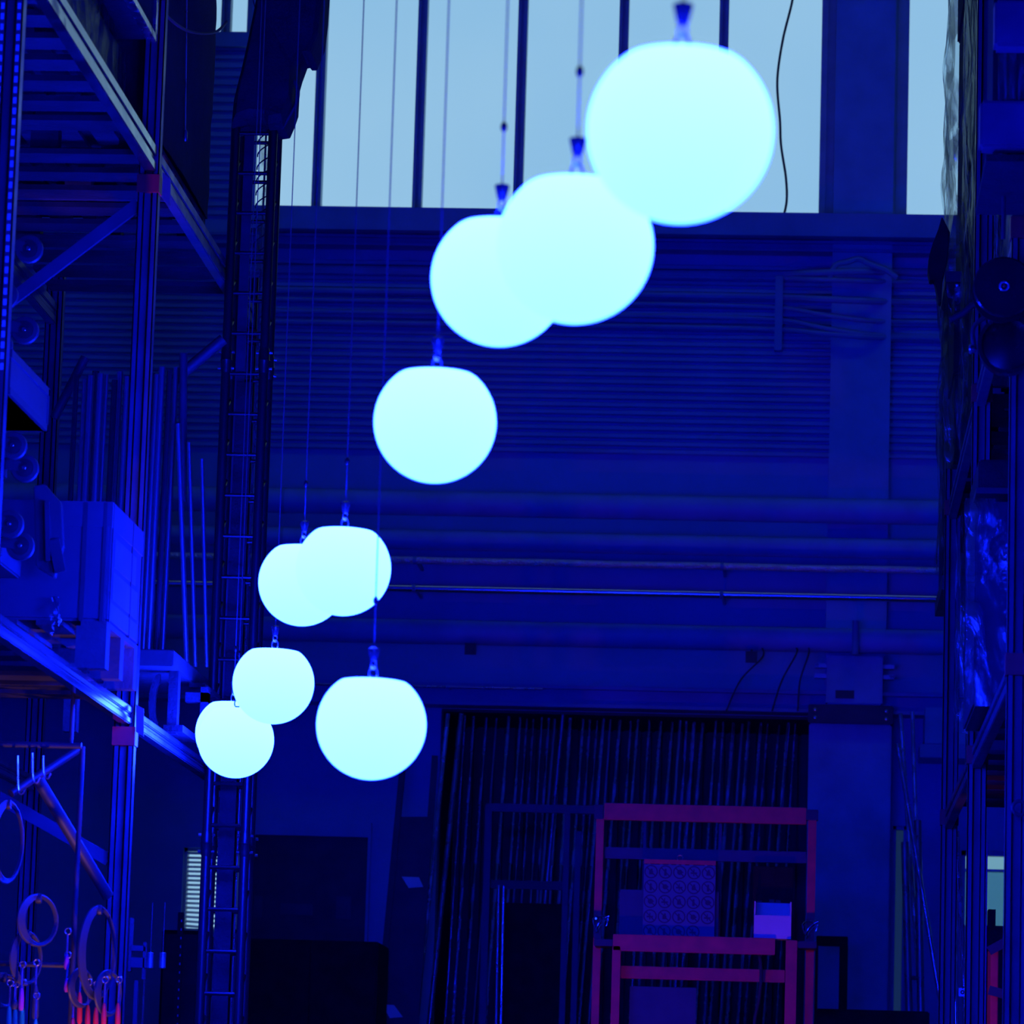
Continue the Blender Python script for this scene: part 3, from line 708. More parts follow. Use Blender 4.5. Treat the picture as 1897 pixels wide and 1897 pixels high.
solo('bar_code_plate', MB().prism([at(252, 1305, 19.86), at(266, 1313, 19.86), at(266, 1364, 19.86), at(252, 1356, 19.86)], (0, .012, 0)), 'sticker', 'small pale location plate on the left rack post below the carton', 'plate')

# ------------------------------------------------------------------ hanging coils and tools at the lower left
zr = 3.36; HX = LX-.05; HY = 19.0
t = thing('hanging_rail', 'dark steel rail under the lower left shelf carrying coils and tools', 'rail', (HX-.5, HY, 2.1))
part(t, 'rail_bar', MB().tube((HX-1.0, HY, zr), (HX, HY, zr), .015), 'dark')
part(t, 'hanger', MB().tube((HX-.05, HY, zr), (HX-.05, HY, 3.64), .01), 'dark')
part(t, 'lower_bar', MB().tube((HX-1.0, HY+.05, 2.35), (HX, HY+.05, 2.35), .012), 'dark')
part(t, 'side_bar', MB().tube((HX, HY+.03, 1.9), (HX, HY+.03, zr), .012), 'dark')
part(t, 'brace', MB().tube(at(150, 1385, HY+.4), at(20, 1470, HY+.1), .02), 'dark')
part(t, 'brace', MB().tube(at(68, 1440, HY+.3), at(200, 1660, HY+.7), .03), 'dark')
for px, py0, py1 in ((33, 1400, 1460), (60, 1395, 1440), (80, 1400, 1432)):
    part(t, 'hook', MB().path(spline([at(px, py0, HY-.05), at(px+1, py1, HY-.05), at(px+8, py1+10, HY-.05), at(px+14, py1, HY-.05)]), .006, 8), 'steel')
COIL = [(12, 1560, 20, 75, 'hanging cable coil nearest the left picture edge, upper'), (70, 1705, 26, 46, 'hanging cable coil left of the big hoop'),
        (48, 1775, 18, 48, 'hanging cable coil low on the rail, below the left coil'), (180, 1765, 24, 84, 'big tall hoop of cable hanging beside the left rack post'),
        (6, 1835, 14, 30, 'thick pale cable coil at the bottom left corner'), (200, 1840, 14, 40, 'small cable coil tucked against the left rack post'), (150, 1830, 12, 34, 'small cable loop under the big hoop')]
for px, py, w, h, lab in COIL:
    Y = HY-.1; s = (at(px, py, Y)-CAM).length/F; c = at(px, py, Y); hr = h*s; wr_ = w*s
    t = thing('cable_coil', lab, 'cable coil', (c.x, c.y, c.z-hr), 'cable coils hanging at the lower left')
    m = MB()
    for k in range(5):
        o = k*.006; pts = [Vector((c.x+wr_*math.cos(a)*(1-.05*k)+o*.2, c.y+.14*math.cos(a)*(1-.04*k)+o, c.z+hr*math.sin(a)*(1-.02*k))) for a in [2*math.pi*i/32 for i in range(33)]]
        m.path(pts, .0075, 6, cap=False)
    part(t, 'windings', m, 'rubber')
    part(t, 'tie', MB().lathe((c.x, c.y, c.z+hr-.015), (1,0,0), [(.022, -.012), (.024, 0), (.022, .012)], 12), 'cable')
TOOL = [(148, 1838, 1897, 'redplastic'), (163, 1862, 1910, 'redplastic'), (178, 1866, 1910, 'redplastic'), (193, 1858, 1905, 'redplastic'), (219, 1858, 1905, 'redplastic'),
        (17, 1864, 1920, 'green'), (28, 1866, 1920, 'green'), (41, 1862, 1920, 'green'), (66, 1888, 1930, 'green'), (40, 1830, 1872, 'purple'), (124, 1768, 1796, 'purple'), (124, 1812, 1838, 'purple'),
        (66, 1826, 1888, 'bluecase'), (27, 1852, 1870, 'bluecase'), (135, 1885, 1920, 'redplastic')]
names = {'redplastic': ('red', 'at the foot of the left rack post'), 'green': ('green', 'in the bottom left corner'), 'purple': ('purple', 'above the red and green handles'), 'bluecase': ('dark blue', 'between the coils and the green handles')}
ordn = ('leftmost', 'second from left', 'third from left', 'fourth from left', 'fifth from left', 'rightmost')
for mm in names:
    row = sorted((a for a in TOOL if a[3] == mm), key=lambda a: (a[0], a[1]))
    for i, (px, y0, y1, _) in enumerate(row):
        Y = HY-.15+R(-.12, .15); a = at(px, y0, Y); b = at(px-1, y1, Y); r_ = .012 if mm != 'bluecase' else .016
        nm, where = names[mm]; which = 'rightmost' if i == len(row)-1 else ordn[i]
        if mm == 'purple': which = ('leftmost', 'upper right', 'lower right')[i]
        t = thing('hand_clamp', '%s-handled tool %s, %s' % (nm, where, which), 'hand tool', b, '%s handles at the lower left' % nm)
        L_ = (a-b).length; pr = [(r_*.6, 0), (r_, .012), (r_*1.05, L_*.5), (r_*.85, L_*.85), (r_*.5, L_)]
        part(t, 'grip', MB().lathe(b, (a-b), pr, 12), mm)
        part(t, 'shaft', MB().tube(a, a+Vector((0, 0, .09)), .005, 6).ring(a+Vector((0, 0, .105)), (0,1,0), .014, .004, 14, 6), 'steel')
# unseen floor spots added to throw red light on tools, frame and board
def added_floor_spot(name, label, loc, colr, power, aim, cone, size=.05):
    t = thing(name, label, 'lamp', loc); x, y, z = loc
    part(t, 'can', MB().lathe((x, y, z), (0,0,1), [(.05, 0), (.08, .01), (.085, .16), (.078, .16), (.07, .05), (.02, .045)], 20), 'dark')
    part(t, 'yoke', MB().path(spline([(x-.1, y, z+.1), (x-.1, y, z+.01), (x, y, z+.006), (x+.1, y, z+.01), (x+.1, y, z+.1)]), .008, 6), 'dark')
    l = bpy.data.lights.new('bulb', 'SPOT'); l.energy = power; l.color = colr; l.shadow_soft_size = size; l.spot_size = cone; l.spot_blend = .6
    o = link(bpy.data.objects.new('bulb', l), t); o.location = (0, 0, .15); o.rotation_euler = (Vector(aim)-Vector(loc)).to_track_quat('-Z', 'Y').to_euler()
added_floor_spot('added_spot', 'unseen warm spot lamp added on the floor to light the hanging tools', (-2.85, 18.1, 0.0), (1., .34, .24), 190, (-3.30, 18.85, 2.27), .42)
added_floor_spot('added_spot', 'unseen red spot lamp added on the floor to light the red frame', (-.75, 26.0, 0.0), (1., .12, .22), 60, (-.72, 30.0, 3.2), .56)
added_floor_spot('added_spot', 'unseen pink spot lamp added on the floor to light the red board', (.35, 22.6, 0.0), (1., .12, .3), 70, (1.18, 23.5, 2.3), .45)

# steel trestle right of the left post
t = thing('steel_trestle', 'small steel trestle standing right of the left rack post', 'trestle', at(265, 1897, 21.0))
for (x0, x1, y0, y1, m_) in ((236, 246, 1700, 1800, 'bluecase'), (262, 270, 1745, 1815, 'bluecase'), (240, 270, 1752, 1762, 'bluecase'), (240, 270, 1774, 1793, 'bluecase'), (240, 256, 1816, 2010, 'bluecase'), (258, 266, 1812, 2010, 'galv')):
    a = at(x0, y1, 21.0); b = at(x1, y0, 21.0); part(t, 'bar', MB().box(a.x, b.x, 21.0, 21.05, a.z if y1 < 1950 else 0, b.z), m_, bevel=.003)
for px in (278, 301):
    c = at(px, 1780, 21.3); t = thing('steel_sleeve', 'short gleaming steel sleeve hanging beside the trestle', 'sleeve', c, 'steel sleeves by the trestle')
    part(t, 'tube', MB().lathe(c+Vector((0, 0, -.04)), (0,0,1), [(.014, 0), (.018, .004), (.018, .08), (.014, .084)], 12), 'galv')
    part(t, 'cord', MB().tube(c+Vector((0, 0, .04)), c+Vector((0, 0, .3)), .003, 6), 'cable')
# slotted upright strip by the blind window
a = at(335, 1690, 30.0)
t = thing('slotted_upright', 'thin slotted steel upright below the blind window', 'upright', (a.x, 30, 0))
part(t, 'strip', MB().box(a.x-.02, a.x+.02, 30, 30.03, 0, a.z), 'dark')
z = zat(1900, 30, 335)
while z < a.z-.05:
    part(t, 'slot_light', MB().box(a.x+.004, a.x+.014, 29.995, 30, z, z+.018), 'steel'); z += .062  # bright steel bits stand for sky light seen through the slots
# large dark cabinet in front of the door
a = at(452, 1738, 33.5); b = at(701, 1738, 33.5)
t = thing('dark_cabinet', 'tall dark cabinet standing in front of the door', 'cabinet', ((a.x+b.x)/2, 34, 0))
part(t, 'body', MB().box(a.x, b.x, 33.52, 34.4, 0, a.z), 'black', bevel=.01)
for x0, x1 in ((a.x+.02, (a.x+b.x)/2-.005), ((a.x+b.x)/2+.005, b.x-.02)):
    d = part(t, 'cabinet_door', MB().box(x0, x1, 33.5, 33.52, .1, a.z-.03), 'black', bevel=.004)
    part(d, 'handle', MB().box(x1-.06 if x0 < a.x+.1 else x0+.04, x1-.04 if x0 < a.x+.1 else x0+.06, 33.47, 33.5, 1.6, 1.9), 'dark')
a = at(300, 1722, 30.5); b = at(372, 1722, 30.5)
t = thing('dark_cabinet', 'low dark locker below the blind window, left of the truss foot', 'cabinet', ((a.x+b.x)/2, 31, 0))
part(t, 'body', MB().box(a.x, b.x, 30.52, 31.2, 0, a.z), 'black', bevel=.01)
part(t, 'locker_door', MB().box(a.x+.02, b.x-.02, 30.5, 30.52, .1, a.z-.03), 'dark')

# ------------------------------------------------------------------ leaning frame and poles in the middle
def ext(a, b):                                   # extend the line from top a through b down to the floor
    t = (0-a.z)/(b.z-a.z); return a+(b-a)*t
Y0 = 34.6
a0, a1 = at(748, 1400, Y0), at(706, 1840, Y0); b0, b1 = at(806, 1400, Y0), at(772, 1870, Y0)
t = thing('leaning_board', 'tall dark board frame with open top leaning beside the pole store', 'frame', ext(a0, a1))
part(t, 'stile', MB().bar(a0, ext(a0, a1), .05, .05), 'dark'); part(t, 'stile', MB().bar(b0, ext(b0, b1), .05, .05), 'dark')
ca, cb = at(741, 1513, Y0), at(797, 1513, Y0); ea, eb = ext(a0, a1), ext(b0, b1)
part(t, 'board', MB().hexa([ca, cb, cb+Vector((0, .03, 0)), ca+Vector((0, .03, 0))], [ea, eb, eb+Vector((0, .03, 0)), ea+Vector((0, .03, 0))]), 'dark')
for q in (((744, 1624), (776, 1625), (784, 1643), (757, 1645)), ((707, 1860), (730, 1862), (746, 1884), (722, 1886))):
    part(t, 'paper_label', MB().prism([at(x, y, Y0-.03) for x, y in q], (0, .012, 0)), 'paper')
for (p, q, r_, mm, lab) in (((855, 1322), (796, 1890), .022, 'galv', 'bright round pole leaning at the left end of the pole store'),
                        ((830, 1322), (771, 1890), .02, 'rod', 'dull pole leaning beside the bright one at the left end')):
    a = at(p[0], p[1], 35.2); b = at(q[0], q[1], 35.0); solo('leaning_pole', MB().tube(ext(a, b), a, r_, 14), mm, lab, 'pole')
px = 862
i = 0
while px < 1492:
    Y = 36.33+(i%4)*.055; a = at(px, 1316, Y); ln = R(.060, .082); b = at(px-ln*580, 1892, Y)
    a = b+(a-b)*((Z_BEAM-.02-b.z)/(a.z-b.z))
    solo('stored_pole', MB().tube(ext(a, b), a, R(.008, .017), 8), 'brightpipe' if i % 7 == 3 else 'rod', 'long thin steel pole leaning in the dark store below the beam', 'pole', 'poles leaning in the dark store')
    px += R(11, 24); i += 1
a = at(1043, 1322, 36.29); b = at(1003, 1740, 36.29)
solo('leaning_pole', MB().tube(ext(a, b), a, .02, 12), 'galv', 'thickest bright pole in the dark store, above the pale frame', 'pole')
# pale steel frame
Yf = 33.6
t = thing('steel_portal', 'pale steel door-shaped frame standing left of the red frame', 'frame', (at(980, 1897, Yf).x, Yf, 0))
for (x0, x1, ytop) in ((899, 912, 1490), (1046, 1057, 1495), (1066, 1077, 1540)):
    a = at(x0, ytop, Yf); b = at(x1, ytop, Yf); part(t, 'stile', MB().box(a.x, b.x, Yf, Yf+.06, 0, a.z), 'bluecase', bevel=.004)
a = at(900, 1503, Yf); b = at(1102, 1488, Yf); part(t, 'top_rail', MB().box(a.x, b.x, Yf-.01, Yf+.05, a.z, b.z-.02), 'bluecase', bevel=.004)
a = at(930, 1672, Yf+.2); b = at(1044, 1672, Yf+.2)
part(t, 'panel', MB().box(a.x, b.x, Yf+.2, Yf+.23, 0, a.z), 'black')
a = at(905, 1646, Yf+.15); b = at(1044, 1634, Yf+.15); part(t, 'cross_rail', MB().box(a.x, b.x, Yf+.1, Yf+.15, a.z, b.z), 'dark')
a = at(924, 1640, Yf-.2); b = at(919, 1890, Yf-.2)
solo('steel_tube', MB().tube(ext(a, b), a, .014, 12), 'galv', 'bright upright steel tube inside the pale door-shaped frame', 'pipe')
solo('steel_tube', MB().tube(ext(at(933, 1642, Yf-.2), at(928, 1890, Yf-.2)), at(933, 1642, Yf-.2), .012, 12), 'rod', 'duller upright steel tube paired inside the pale frame', 'pipe')

# red work frame
Yc = 30.0
def cbox(root, nm, x0, x1, y0, y1, Y, m_, d=.06, floor=False, bev=.004):
    a = at(x0, y1, Y); b = at(x1, y0, Y); return part(root, nm, MB().box(a.x, b.x, Y, Y+d, 0 if floor else a.z, b.z), m_, bevel=bev)
rf = thing('work_gantry', 'red steel work frame with crossbars standing before the pole store', 'frame', (at(1305, 1800, Yc).x, Yc, 0))
cbox(rf, 'post', 1100, 1119, 1515, 1700, Yc, 'red', floor=True); cbox(rf, 'post', 1494, 1513, 1502, 1700, Yc, 'red', floor=True)
cbox(rf, 'top_rail', 1119, 1494, 1496, 1518, Yc, 'red')
cbox(rf, 'corner_cap', 1493, 1516, 1500, 1519, Yc-.02, 'dark', .1); cbox(rf, 'corner_cap', 1101, 1118, 1491, 1517, Yc-.02, 'dark', .1)
cbox(rf, 'inner_post', 1132, 1150, 1752, 1850, Yc-.3, 'red', floor=True); cbox(rf, 'inner_post', 1454, 1477, 1742, 1850, Yc-.3, 'red', floor=True)
cbox(rf, 'lower_rail', 1135, 1436, 1738, 1761, Yc-.3, 'red'); cbox(rf, 'cross_rail', 1150, 1454, 1797, 1812, Yc+.1, 'red')
cbox(rf, 'mid_rail', 1120, 1494, 1578, 1590, Yc+.1, 'bluecase')
cbox(rf, 'stay', 1187, 1198, 1518, 1740, Yc+.16, 'bluecase'); cbox(rf, 'stay', 1327, 1338, 1518, 1740, Yc+.16, 'bluecase')
cbox(rf, 'side_rail', 1100, 1135, 1740, 1752, Yc-.28, 'dark', .3); cbox(rf, 'side_rail', 1478, 1513, 1744, 1756, Yc-.28, 'dark', .3)
cbox(rf, 'back_board', 1146, 1332, 1652, 1738, Yc-.12, 'bluecase', .02)
cbox(rf, 'lower_panel', 1165, 1290, 1830, 1897, Yc+.2, 'bluecase', .02)
# pictogram board
pa = at(1190, 1738, Yc-.2); pb = at(1326, 1604, Yc-.2)
pbd = thing('pictogram_board', 'pale square board of round prohibition signs on the red frame', 'sign', ((pa.x+pb.x)/2, Yc-.2, pa.z))
part(pbd, 'board', MB().box(pa.x, pb.x, Yc-.2, Yc-.185, pa.z, pb.z), 'board', bevel=.003)
w = (pb.x-pa.x)/5; h = (pb.z-pa.z)/5
for r_ in range(5):
    for c_ in range(5):
        if r_ == 4 and c_ == 4: continue
        cx, cz = pa.x+(c_+.5)*w, pb.z-(r_+.5)*h; m = MB(); y = Yc-.2
        rad = w*.47; n = 24
        vs = []; fs = []
        for i in range(n):
            a = 2*math.pi*i/n
            for q in (rad, rad*.82): vs.append((cx+q*math.cos(a), y-.003, cz+q*math.sin(a)))
        for i in range(n): fs.append((2*i, 2*((i+1) % n), 2*((i+1) % n)+1, 2*i+1))
        m.add(vs, fs)
        m.bar((cx-rad*.58, y-.004, cz+rad*.58), (cx+rad*.58, y-.004, cz-rad*.58), rad*.16, .002, up=(0,1,0))
        k = (r_*5+c_) % 4                                # a small simple figure under the slash
        if k == 0: m.box(cx-rad*.3, cx+rad*.3, y-.002, y, cz-rad*.4, cz+rad*.1).box(cx-rad*.1, cx+rad*.2, y-.002, y, cz+rad*.1, cz+rad*.45)
        elif k == 1: m.lathe((cx, y, cz+rad*.3), (0,-1,0), [(rad*.18, 0), (rad*.18, .002)], 10).box(cx-rad*.18, cx+rad*.18, y-.002, y, cz-rad*.55, cz+rad*.12)
        elif k == 2: m.lathe((cx, y, cz), (0,-1,0), [(rad*.4, 0), (rad*.4, .002)], 12).box(cx, cx+rad*.5, y-.002, y, cz-rad*.1, cz+rad*.1)
        else: m.box(cx-rad*.5, cx+rad*.45, y-.002, y, cz-rad*.2, cz+rad*.05).box(cx-rad*.1, cx+rad*.05, y-.002, y, cz-rad*.5, cz+rad*.5)
        part(pbd, 'pictogram', m, 'print')
part(pbd, 'title_strip', MB().box(pa.x, pb.x, Yc-.202, Yc-.187, pb.z+.004, pb.z+.035), 'red')
part(pbd, 'hanger', MB().ring(((pa.x+pb.x)/2, Yc-.195, pb.z+.05), (0,1,0), .02, .005, 14, 6), 'steel')
# tray and bin on the frame
t = thing('white_tray', 'white plastic tray standing on the red frame beside the signs', 'tray', at(1430, 1738, Yc-.2))
a = at(1396, 1738, Yc-.26); b = at(1466, 1697, Yc-.26)
part(t, 'front', MB().box(a.x, b.x, Yc-.26, Yc-.25, a.z, b.z), 'paper'); part(t, 'base', MB().box(a.x, b.x, Yc-.25, Yc-.09, a.z, a.z+.01), 'paper')
part(t, 'side', MB().box(a.x, a.x+.01, Yc-.25, Yc-.09, a.z+.01, b.z+.1), 'paper'); part(t, 'side', MB().box(b.x-.01, b.x, Yc-.25, Yc-.09, a.z+.01, b.z+.1), 'paper')
part(t, 'back', MB().box(a.x, b.x, Yc-.09, Yc-.08, a.z, b.z+.1), 'paper')
t = thing('dark_bin', 'dark bin with clutter above the white tray on the red frame', 'bin', at(1430, 1690, Yc-.1))
a = at(1394, 1692, Yc); b = at(1470, 1606, Yc)
part(t, 'bin_body', MB().box(a.x, b.x, Yc+.0, Yc+.05, a.z, b.z), 'black', bevel=.005)
for i in range(6):
    x = a.x+.03+i*.045; part(t, 'content', MB().box(x, x+.035, Yc-.06, Yc-.02, a.z, a.z+R(.04, .1)), random.choice(['dark', 'bluecase', 'rubber']))
for (px, py, lab) in ((1500, 1722, 'tangled bright wire loop on the right post of red frame'), (1112, 1712, 'tangled bright wire loop on the left post of red frame')):
    c = at(px, py, Yc-.03); pts = [c+Vector((.045*math.cos(a*1.0)+.02*math.sin(2.3*a), -.01+.008*math.sin(3*a), .06*math.sin(a*1.3))) for a in [i*.35 for i in range(36)]]
    solo('wire_loop', MB().path(pts, .0035, 6), 'steel', lab, 'wire')
c = at(1104, 1702, Yc-.05); solo('bright_knob', MB().lathe(c, (0,-1,0), [(.006, 0), (.014, .006), (.014, .014), (.007, .02)], 12), 'steel', 'tiny gleaming knob on the left post of red frame', 'knob')
pts = [at(x, y, Yc-.1) for x, y in ((1405, 1760), (1410, 1800), (1406, 1850), (1398, 1890), (1396, 1940))]
solo('hanging_hose', MB().path(spline(pts), .012, 8), 'bluecase', 'blue hose hanging below the lower rail of red frame', 'hose')
# black picture-like frame leaning on the pilaster
t = thing('black_easel', 'black frame leaning against the pilaster behind the red frame', 'frame', (at(1540, 1897, 34.8).x, 34.8, 0))
cbox(t, 'rail', 1512, 1571, 1735, 1752, 34.8, 'black', .05); cbox(t, 'stile', 1553, 1571, 1752, 1890, 34.8, 'black', .05, True); cbox(t, 'stile', 1508, 1516, 1752, 1890, 34.8, 'black', .05, True)
# low dark crate, bottom
t = thing('dark_crate', 'low dark crate at the foot of the pilaster', 'crate', (at(1600, 1880, 32).x, 32.3, 0))
a = at(1512, 1868, 32); b = at(1722, 1868, 32)
part(t, 'body', MB().box(a.x, b.x, 32.02, 32.6, 0, a.z), 'black', bevel=.01)
for i in range(5): part(t, 'board', MB().box(a.x, b.x, 32, 32.02, a.z-.14-i*.16, a.z-.01-i*.16), 'black')
# wall cabinet right of the pilaster
t = thing('wall_cabinet', 'grey wall cabinet with a ledge, behind the right rack posts', 'cabinet', (at(1755, 1400, 35.5).x, 35.7, zat(1402, 35.5, 1750)))
cbox(t, 'body', 1713, 1800, 1312, 1380, 35.5, 'concrete', .5); cbox(t, 'ledge', 1704, 1800, 1380, 1403, 35.45, 'beam', .55)
cbox(t, 'door_leaf', 1716, 1797, 1316, 1377, 35.48, 'concrete', .02)
# leaning rods right of the pilaster
RODS = [((1663, 1378), (1739, 1835), 33.2, .018, 'steel', 'long gleaming rod leaning right, past the pilaster'),
        ((1668, 1322), (1690, 1640), 33.8, .018, 'rod', 'dim rod standing closest to the pilaster edge'),
        ((1676, 1560), (1684, 1870), 33.6, .03, 'galv', 'stout pipe standing right of the pilaster, left of a pair'),
        ((1700, 1520), (1706, 1870), 33.6, .03, 'galv', 'stout pipe standing right of the pilaster, right of a pair'),
        ((1690, 1318), (1699, 1600), 34.0, .016, 'rod', 'thin upright rod beside the wall cabinet'),
        ((1772, 1540), (1788, 1870), 27.5, .018, 'steel', 'slim gleaming pipe between the two far right rack posts'),
        ((1764, 1545), (1771, 1870), 27.6, .016, 'rod', 'dull slim pipe close behind the farthest right rack post')]
for (p, q, Y, r_, mm, lab) in RODS:
    a = at(p[0], p[1], Y); b = at(q[0], q[1], Y-.1); solo('leaning_rod', MB().tube(ext(a, b), a, r_, 12), mm, lab, 'rod')
a = at(1677, 1810, 33.5); b = at(1712, 1810, 33.5)
solo('pipe_tie', MB().box(a.x, b.x, 33.5, 33.7, a.z-.012, a.z+.012), 'dark', 'dark tie band around the pair of stout pipes', 'band', bevel=.004)

# ------------------------------------------------------------------ right pallet rack
RX = .955; RD = 1.1
RY = (18.05, 22.0, 25.88)
Z_R = (1.7, 3.75, 5.69)
rr_k = thing('pallet_rack', 'blue pallet rack right of the aisle with film-wrapped loads', 'rack', (RX+RD/2, 22, 0))
for y in RY:
    post(rr_k, RX, y, 9.8 if y < 25 else 5.9); post(rr_k, RX+RD, y, 9.8 if y < 25 else 5.9)
    part(rr_k, 'foot_plate', MB().box(RX-.08, RX+.08, y-.07, y+.07, 0, .012), 'galv')
    part(rr_k, 'frame_brace', MB().bar((RX+.05, y, 1.0), (RX+RD-.05, y, 1.9), .03, .05), 'rack')
    for z in Z_R: part(rr_k, 'beam_connector', MB().box(RX-.056, RX+.056, y-.052, y+.045, z-.085, z+.01), 'red')
for z in Z_R:
    for x in (RX, RX+RD):
        for a, b in zip(RY, RY[1:]):
            part(rr_k, 'shelf_beam', MB().box(x-.03, x+.02, a+.045, b-.045, z-.11, z-.07).box(x-.022, x+.012, a+.045, b-.045, z-.07, z-.04).box(x-.03, x+.02, a+.045, b-.045, z-.04, z), 'rack', bevel=.004)
for z in Z_R[1:3]:
    for a, b in zip(RY, RY[1:]):
        for i in range(6):
            y = a+.3+i*.58; part(rr_k, 'deck_board', MB().box(RX+.03, RX+RD-.03, y, y+.3, z, z+.025), 'darkwood')

# loads on the right rack
wrapped('wrapped_load', 'tall load in crinkled clear film at far end of right rack, before the sky', RX+.02, RX+.85, 26.5, 27.5, 7.3, 10.9, 'black', .075, 5, pal=False)
wrapped('wrapped_load', 'dark film-wrapped load on the right rack beneath the tallest one', RX-.02, RX+.85, 26.4, 27.4, 5.3, 7.2, 'black', .05, 9, pal=True)
t = thing('load_platform', 'steel platform at the far end of right rack under the wrapped loads', 'platform', (RX+.45, 26.9, 0))
part(t, 'deck', MB().box(RX-.05, RX+.95, 26.3, 27.6, 5.2, 5.29), 'dark')
for x in (RX+.05, RX+.85): part(t, 'leg', MB().box(x-.04, x+.04, 27.2, 27.28, 0, 5.2), 'dark')
for x in (RX+.05, RX+.85): part(t, 'deck_bracket', MB().box(x-.03, x+.03, 26.15, 26.3, 5.1, 5.2), 'dark')
part(t, 'upper_deck', MB().box(RX-.05, RX+.95, 26.4, 27.55, 7.22, 7.29), 'dark')
for x in (RX, RX+.9): part(t, 'upper_leg', MB().box(x-.03, x+.03, 27.5, 27.56, 5.29, 7.22), 'dark')
wrapped('wrapped_load', 'film-wrapped tall load in the far upper bay of right rack', RX+.03, RX+1.0, 23.0, 25.6, 5.73, 9.6, 'black', .04, 21)
wrapped('wrapped_load', 'film-wrapped load in the near upper bay behind the flat cartons', RX+.06, RX+1.0, 20.0, 21.7, 5.73, 9.0, 'bluecase', .035, 31)
# flat cartons with clear tubes between, nearest the camera
Yh = 17.5
x0 = at(1815, 230, 16.95).x
t = thing('tube_carton_stack', 'stack of flat violet cartons held apart by clear upright tubes', 'carton stack', (x0+.6, 17.4, 5.73))
for (yt, yb, pxl) in ((185, 271, 1815), (-2, 84, 1842), (-190, -100, 1842)):
    a = at(pxl, yb, 16.95); b = at(pxl, yt, 16.95)
    part(t, 'flat_carton', MB().box(a.x, a.x+1.0, 16.95, 17.08, a.z, b.z), 'bluecarton', bevel=.012)
for (yt, yb, xs) in ((84, 185, (1848, 1866, 1884, 1900)), (271, 420, (1822, 1846, 1870, 1892)), (-100, -2, (1852, 1876))):
    for px in xs:
        a = at(px, yb, 17.15); b = at(px, yt, 17.15); part(t, 'clear_tube', MB().tube((a.x+.02, 17.15, max(a.z, 5.73)), (a.x+.02, 17.15, b.z), .018, 12), 'film')
part(t, 'core', MB().box(x0+.07, x0+.95, 17.32, 17.9, 5.73, at(1850, -190, 17.3).z), 'black', bevel=.02)
t = thing('shelf_bracket', 'dark bracket shelf on the nearest right post under the violet cartons', 'shelf', (1.2, 17.5, 5.6))
part(t, 'plate', MB().box(x0+.03, x0+1.0, 17.0, 17.98, 5.70, 5.73), 'black')
part(t, 'arm', MB().bar((RX+.02, 17.97, 5.3), (RX+.02, 17.15, 5.685), .03, .04), 'black')
part(t, 'hang_rod', MB().tube((at(1860, 480, Yh).x, Yh+.08, 5.5), (at(1860, 480, Yh).x, Yh+.08, 5.69), .01), 'dark')
# cable reel and stage light hung on the near post
c = at(1860, 531, Yh)
t = thing('cable_reel', 'black cable reel with a shiny hub hanging on the right rack', 'cable reel', (c.x, c.y, c.z-.15))
part(t, 'flange', MB().lathe(c, (0,1,0), [(.03, -.004), (.07, 0), (.125, .0), (.132, .006), (.132, .014), (.05, .02)], 36), 'blackgloss')
part(t, 'drum', MB().lathe(c, (0,1,0), [(.07, .02), (.07, .12)], 24), 'cable')
part(t, 'flange', MB().lathe(c, (0,1,0), [(.05, .12), (.132, .122), (.132, .135), (.05, .14)], 36), 'blackgloss')
part(t, 'hub_ring', MB().ring(c+Vector((0, -.01, 0)), (0,1,0), .018, .006, 20, 8), 'steel')
part(t, 'hub_bolt', MB().lathe(c+Vector((0, -.008, 0)), (0,-1,0), [(.008, 0), (.008, .008), (.004, .012)], 8), 'redplastic')
c = at(1866, 640, Yh+.18)
t = thing('stage_light', 'glossy black stage light hanging below the cable reel', 'stage light', (c.x, c.y, c.z-.14))
part(t, 'housing', MB().lathe(c+Vector((0, .1, 0)), (0,-1,0), [(.06, -.1), (.10, -.06), (.118, 0), (.118, .09), (.128, .1), (.128, .125), (.112, .125), (.105, .09), (.03, .06)], 36), 'blackgloss')
part(t, 'lens_glass', MB().lathe(c+Vector((0, .01, 0)), (0,-1,0), [(.002, .012), (.05, .009), (.105, 0)], 30), 'blackgloss')
part(t, 'yoke', MB().path(spline([c+Vector((-.135, .1, 0)), c+Vector((-.14, .1, .1)), c+Vector((-.05, .1, .16)), c+Vector((.05, .1, .16)), c+Vector((.14, .1, .1)), c+Vector((.135, .1, 0))]), .01, 8), 'dark')
part(t, 'tilt_knob', MB().lathe(c+Vector((-.15, .1, 0)), (1,0,0), [(.02, -.01), (.022, 0), (.012, .02)], 12), 'steel')
# arm with a hook reaching left from the post
solo('bracket_arm', MB().path([at(1830, 560, 21.3), at(1800, 566, 21.3), at(1783, 582, 21.3), at(1760, 593, 21.3)], .018, 10), 'dark', 'dark bent bracket arm reaching left from the right rack', 'bracket')
# dark cloth hanging at the far end by the sill
m = MB(); pts = [(1745, 400), (1738, 425), (1728, 450), (1721, 475), (1719, 500), (1723, 520), (1731, 516), (1740, 560), (1744, 560), (1746, 520), (1756, 480), (1760, 430)]
m.prism([at(x, y, 26.4) for x, y in pts], (0, .15, 0)); solo('hanging_rag', m, 'black', 'black rag hanging at the far wrapped load just below the sill', 'rag', bevel=.01)
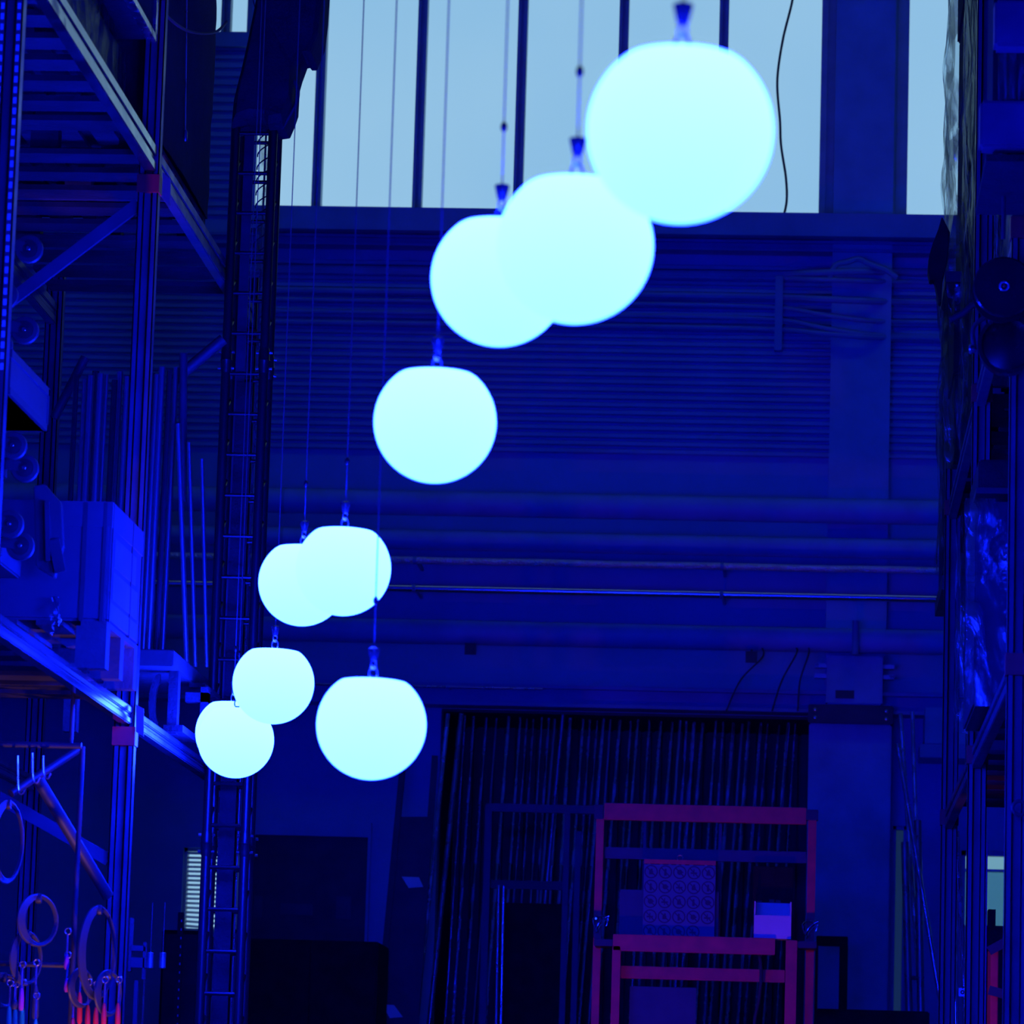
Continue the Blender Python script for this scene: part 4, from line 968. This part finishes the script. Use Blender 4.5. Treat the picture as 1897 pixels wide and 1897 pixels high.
# bagged goods in the near lower bay
zb_ = 3.77
wrapped('bagged_bundle', 'bundle in glistening clear plastic on the middle shelf of right rack', at(1797, 1000, 20.2).x, at(1797, 1000, 20.2).x+.75, 20.2, 21.4, zb_, zat(926, 20.2, 1830), 'bluecase', .03, 41, pal=False, cat='bundle')
t = thing('dark_case', 'dark upright case standing on the bagged bundle, right rack', 'case', (1.3, 20.8, zat(926, 20.3, 1830)))
a = at(1812, 922, 20.3); b = at(1885, 852, 20.3)
part(t, 'body', MB().box(a.x, a.x+.6, 20.3, 21.3, a.z+.035, b.z), 'black', bevel=.01)
part(t, 'base_strip', MB().box(a.x-.01, a.x+.61, 20.29, 21.31, a.z+.02, a.z+.05), 'dark')
wrapped('bagged_bundle', 'dim film-wrapped bundle on the middle shelf, farthest bay of right rack', RX+.08, RX+.9, 23.2, 25.4, zb_, 4.7, 'bluecase', .03, 47, pal=True, cat='bundle')
# red boards and tag at the lower right
t = thing('red_board', 'upright red board standing behind the middle right rack post', 'board', (at(1842, 1850, 23.5).x, 23.5, 0))
a = at(1836, 1755, 23.5); b = at(1850, 1755, 23.5)
part(t, 'panel', MB().box(a.x, b.x, 23.5, 23.9, 0, a.z), 'red', bevel=.004)
part(t, 'rail', MB().bar(at(1832, 1834, 23.4), at(1890, 1850, 23.4), .03, .05), 'dark'); part(t, 'rail', MB().bar(at(1832, 1762, 23.4), at(1880, 1735, 23.4), .03, .05), 'dark')
a = at(1824, 1560, 22.2); b = at(1830, 1560, 22.2)
solo('red_strip', MB().box(a.x, b.x, 22.2, 22.3, 0, a.z), 'purple', 'narrow violet strip along the middle right rack post', 'strip')
c = at(1783, 1838, 24.8)
t = thing('small_tag', 'small pale square tag with a dark hole low between right posts', 'tag', c)
part(t, 'plate', MB().box(c.x-.022, c.x+.022, c.y, c.y+.006, c.z-.025, c.z+.025), 'paper', bevel=.002)
part(t, 'eyelet', MB().ring((c.x, c.y-.002, c.z), (0,1,0), .009, .004, 14, 6), 'dark')
part(t, 'cord', MB().tube((c.x, c.y, c.z+.02), (c.x, c.y, c.z+.4), .003, 6), 'cable')
t = thing('black_box', 'black box standing under the lower right window', 'box', (at(1850, 1720, 29).x, 29.3, 0))
a = at(1828, 1720, 29); b = at(1890, 1720, 29)
part(t, 'body', MB().box(a.x, a.x+.7, 29, 29.6, 0, a.z), 'black', bevel=.01)
part(t, 'lid', MB().box(a.x-.01, a.x+.71, 28.99, 29.61, a.z, a.z+.02), 'black')
a = at(1830, 1686, 29.2); part(t, 'turret', MB().box(a.x, a.x+.05, 29.1, 29.3, at(1830, 1722, 29.2).z, a.z), 'black')
c = at(1889, 1497, 17.9); solo('hook_ring', MB().ring(c, (0,1,0), .03, .008, 20, 8), 'dark', 'dark ring hooked on the nearest right rack post', 'ring')
